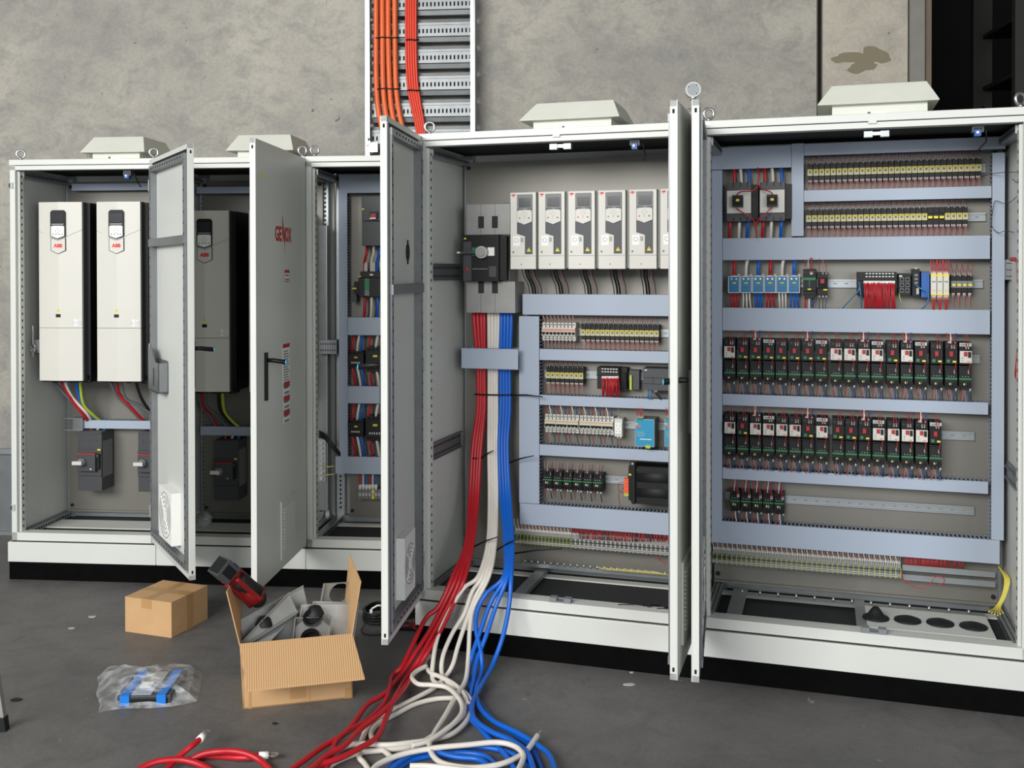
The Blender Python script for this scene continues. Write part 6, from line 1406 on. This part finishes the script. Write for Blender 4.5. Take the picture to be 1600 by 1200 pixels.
# cordless tool lying in the box, battery up
ba = WP(352, 892, 3.80); be = WP(420, 950, 3.92)
dv = be-ba; tl = link(bpy.data.objects.new('cordless_tool', None)); tl.location = ba; tl.rotation_euler = dv.to_track_quat('X', 'Z').to_euler(); tags(tl, 'red and black cordless tool with grey battery leaning in the open box', 'power tool')
L = dv.length
b = MB(); b.box(-.038, .022, -.042, .042, -.036, .036, 'dark_grey'); b.box(-.040, -.022, -.036, .036, -.030, .030, 'black'); b.box(-.03, .018, -.0435, -.042, -.02, .02, 'black')
for k in range(3): b.box(-.012+k*.01, -.008+k*.01, -.044, .044, .030, .038, 'black')
part(b, 'battery', tl, 'dark grey battery', bev=.005)
b = MB(); b.tube(smooth([(.02, 0, 0), (.04, 0, 0), (.065, 0, 0), (.09, 0, -.002), (.12, 0, 0), (.15, 0, 0), (.185, 0, 0)], 3), [.040, .039, .037, .034, .031, .029, .028, .028, .028, .028, .029, .031, .034, .037, .039, .040, .040, .038, .035][:19], 'tool_red', 16); part(b, 'body', tl)
b = MB(); b.tube([(.060, -.003, .004), (.09, -.005, .006), (.12, -.005, .006), (.165, -.004, .006)], [.034, .033, .032, .038], 'rubber', 14); part(b, 'grip', tl, 'black rubber grip')
for oy, oz in ((.031, 0), (-.031, 0), (0, .031), (0, -.031)): b = MB(); b.tube(smooth([(.04, oy, oz), (.08, oy*1.05, oz*1.05), (.13, oy, oz), (.185, oy*1.15, oz*1.15)], 3), .011, 'tool_red', 8); part(b, 'ridge', tl)
b = MB(); b.tube([(.17, .0, 0), (.20, .0, 0), (.215, 0, 0)], [.036, .033, .022], 'rubber', 14); part(b, 'head', tl)
# ------------------------------------------------------------------ plastic bag with a device
K_ = lambda x, y: (x/4.706, 1040+y/4.706)
pa = GP(0, *K_(860, 305)); pb_ = GP(0, *K_(1255, 295)); thb = math.atan2(pb_.y-pa.y, pb_.x-pa.x); wv_ = (pb_-pa).length
dvc = link(bpy.data.objects.new('boxed_device', None)); dvc.location = (pa.x, pa.y, .004); dvc.rotation_euler = (0, 0, thb); tags(dvc, 'dark electrical device with blue straps inside the clear plastic bag', 'device')
b = MB(); b.box(0, wv_, 0, .235, 0, .035, 'dark_grey'); b.box(.01, wv_-.01, -.004, 0, .006, .028, 'black'); part(b, 'housing', dvc, bev=.003)
b = MB(); b.box(wv_*.16, wv_*.62, .01, .11, .035, .037, 'duct'); b.box(wv_*.30, wv_*.52, .075, .125, .037, .039, 'white'); b.box(wv_*.2, wv_*.66, .13, .225, .035, .038, 'steel'); part(b, 'label', dvc)
for x in (.012, wv_*.74): b = MB(); b.box(x, x+.034, -.0055, .237, .0, .0395, 'blue_tape'); part(b, 'strap', dvc, 'bright blue strap')
out = [(800, 8), (880, 30), (950, 40), (1080, 45), (1200, 28), (1300, 20), (1440, 28), (1492, 60), (1475, 150), (1450, 265), (1350, 290), (1260, 305), (1100, 318), (950, 318), (860, 325), (790, 335), (722, 352), (735, 290), (705, 210), (725, 150), (715, 90)]
C0 = GP(0, *K_(1090, 180)); n = len(out); ringN = 7; rr = random.Random(11); b = MB(); V_ = []
for j in range(ringN+1):
    row_ = []
    for i in range(n):
        P = GP(0, *K_(*out[i]))-C0; f_ = 1-j/ringN
        hgt = (1-f_**3)*.052; q = P*(f_ if j else 1.0); wob = Vector((rr.uniform(-.006, .006), rr.uniform(-.006, .006), rr.uniform(-.009, .009)))*(0 if j == 0 else 1)
        z_ = .001 if j == 0 else hgt+.004
        row_.append(Vector((q.x, q.y, z_))+wob)
    V_.append(row_)
for j in range(ringN):
    for i in range(n): b.poly([V_[j][i], V_[j][(i+1) % n], V_[j+1][(i+1) % n], V_[j+1][i]], 'bag_plastic')
bag = world_single(b, 'plastic_bag', 'crumpled clear plastic bag lying on the floor round a device', 'bag', loc=C0+Vector((0, 0, .001)))
# ------------------------------------------------------------------ black leads and oddments by the open door
G = 'black leads coiled behind the open door'
def coil(c, rx, ry, turns, r, lb, z=.01, ph=0, m='cable_black'):
    b = MB(); rr = random.Random(int(c.x*1000)); P = []
    for i in range(turns*14+1):
        a = 2*pi*i/14+ph; k = i/(turns*14); P.append(Vector((rx*(1-.12*k)*cos(a)+rr.uniform(-.004, .004), ry*(1-.1*k)*sin(a)+rr.uniform(-.004, .004), z+k*r*2.0*turns)))
    b.tube(smooth(P, 2), r, m, 7); world_single(b, 'lead_coil', lb, 'cable', G, loc=Vector((c.x, c.y, 0)))
coil(GP(0, 592, 968), .075, .11, 4, .006, 'coil of thin black lead tied with white, behind the open door')
coil(GP(0, 628, 962), .10, .09, 5, .007, 'second coil of black lead just right of the tied one')
p_ = GP(0, 578, 985); b = MB(); b.tube(smooth([Vector((.03, .03, .05)), Vector((-.02, .0, .03)), Vector((-.035, -.02, .006)), Vector((-.01, -.065, .005)), Vector((.05, -.07, .005)), Vector((.075, -.03, .005))], 5), .003, 'cable_black', 6); world_single(b, 'wire', 'thin black lead looping on the floor left of the open door', 'cable', loc=p_)
p_ = GP(0, 560, 958); e_ = GP(.06, 582, 959); b = MB(); b.tube([Vector((-.05, .0, .004)), Vector((0, 0, .01)), e_-p_], .002, 'mid_grey', 5); world_single(b, 'wire', 'thin grey wire lying between the open box and the coil', 'cable', loc=p_)
q = GP(.06, 580, 955); b = MB(); b.tube([Vector((.0, 0, -.01)), Vector((.005, -.004, .014)), Vector((.03, -.004, .028)), Vector((.05, 0, .026))], .0045, 'white', 6); b.box(-.006, .006, -.008, .004, -.006, .008, 'white'); world_single(b, 'cable_tie', 'white tie round the coil of black leads', 'cable tie', loc=q)
a_, c_ = GP(.02, 610, 980), GP(.02, 655, 986); b = MB(); b.cyl((0, 0, 0), .020, .28, 'rubber', 'x', 16); world_single(b, 'roll', 'black rubber-like roll lying on the floor under the open door', 'roll', loc=a_+Vector((0, .02, .001)), rz=-.1)
q = GP(.06, 644, 973); b = MB(); rr = random.Random(4)
for k in range(7): a = rr.uniform(0, 6.28); b.tube([Vector((0, 0, 0)), Vector((.02*cos(a), -.01, .016*sin(a))), Vector((.038*cos(a+.4), -.014, .03*sin(a+.4)))], .0022, 'cable_red', 5)
world_single(b, 'wire_tuft', 'tuft of short red wires beside the black roll', 'wires', kind='stuff', loc=q-Vector((0, .015, .012)))
# item at the left edge of the photo: foot of a stand
q = GP(0, 6, 1141); t = link(bpy.data.objects.new('stand_leg', None)); t.location = q; tags(t, 'pale leg with black rubber foot at the far left edge, lower corner', 'leg')
b = MB(); b.hexa([(-.012, -.012, .03), (-.05, -.01, .30), (-.012, .012, .03), (-.05, .01, .30), (.008, -.012, .03), (-.032, -.01, .30), (.008, .012, .03), (-.032, .01, .30)], 'gland'); part(b, 'leg', t)
b = MB(); b.hexa([(-.02, -.016, 0), (-.018, -.016, .05), (-.02, .016, 0), (-.018, .016, .05), (.014, -.016, 0), (.008, -.016, .05), (.014, .016, 0), (.008, .016, .05)], 'rubber'); part(b, 'rubber_foot', t, bev=.002)
for (u, v, m, lb, sz) in ((25, 1094, 'black_matte', 'dark curled chip on the floor at far left', .018), (983, 1070, 'light_grey', 'pale fleck of debris in front of the middle cabinet base', .016), (987, 1051, 'light_grey', 'tiny pale crumb close to the middle cabinet base', .006), (144, 964, 'light_grey', 'pale scrap on the floor left of the closed box', .014), (111, 982, 'light_grey', 'small pale scrap further left of the closed box', .010), (430, 1131, 'black_matte', 'small black scrap in front of the open box', .008)):
    b = MB(); rr = random.Random(u); k = 7; b.prism([(sz*(.6+.5*rr.random())*cos(2*pi*i/k)*1.6, sz*(.6+.5*rr.random())*sin(2*pi*i/k)) for i in range(k)], .0, .003, m, 'z'); world_single(b, 'debris_chip', lb, 'debris', 'crumbs on the floor', loc=GP(.0005, u, v))
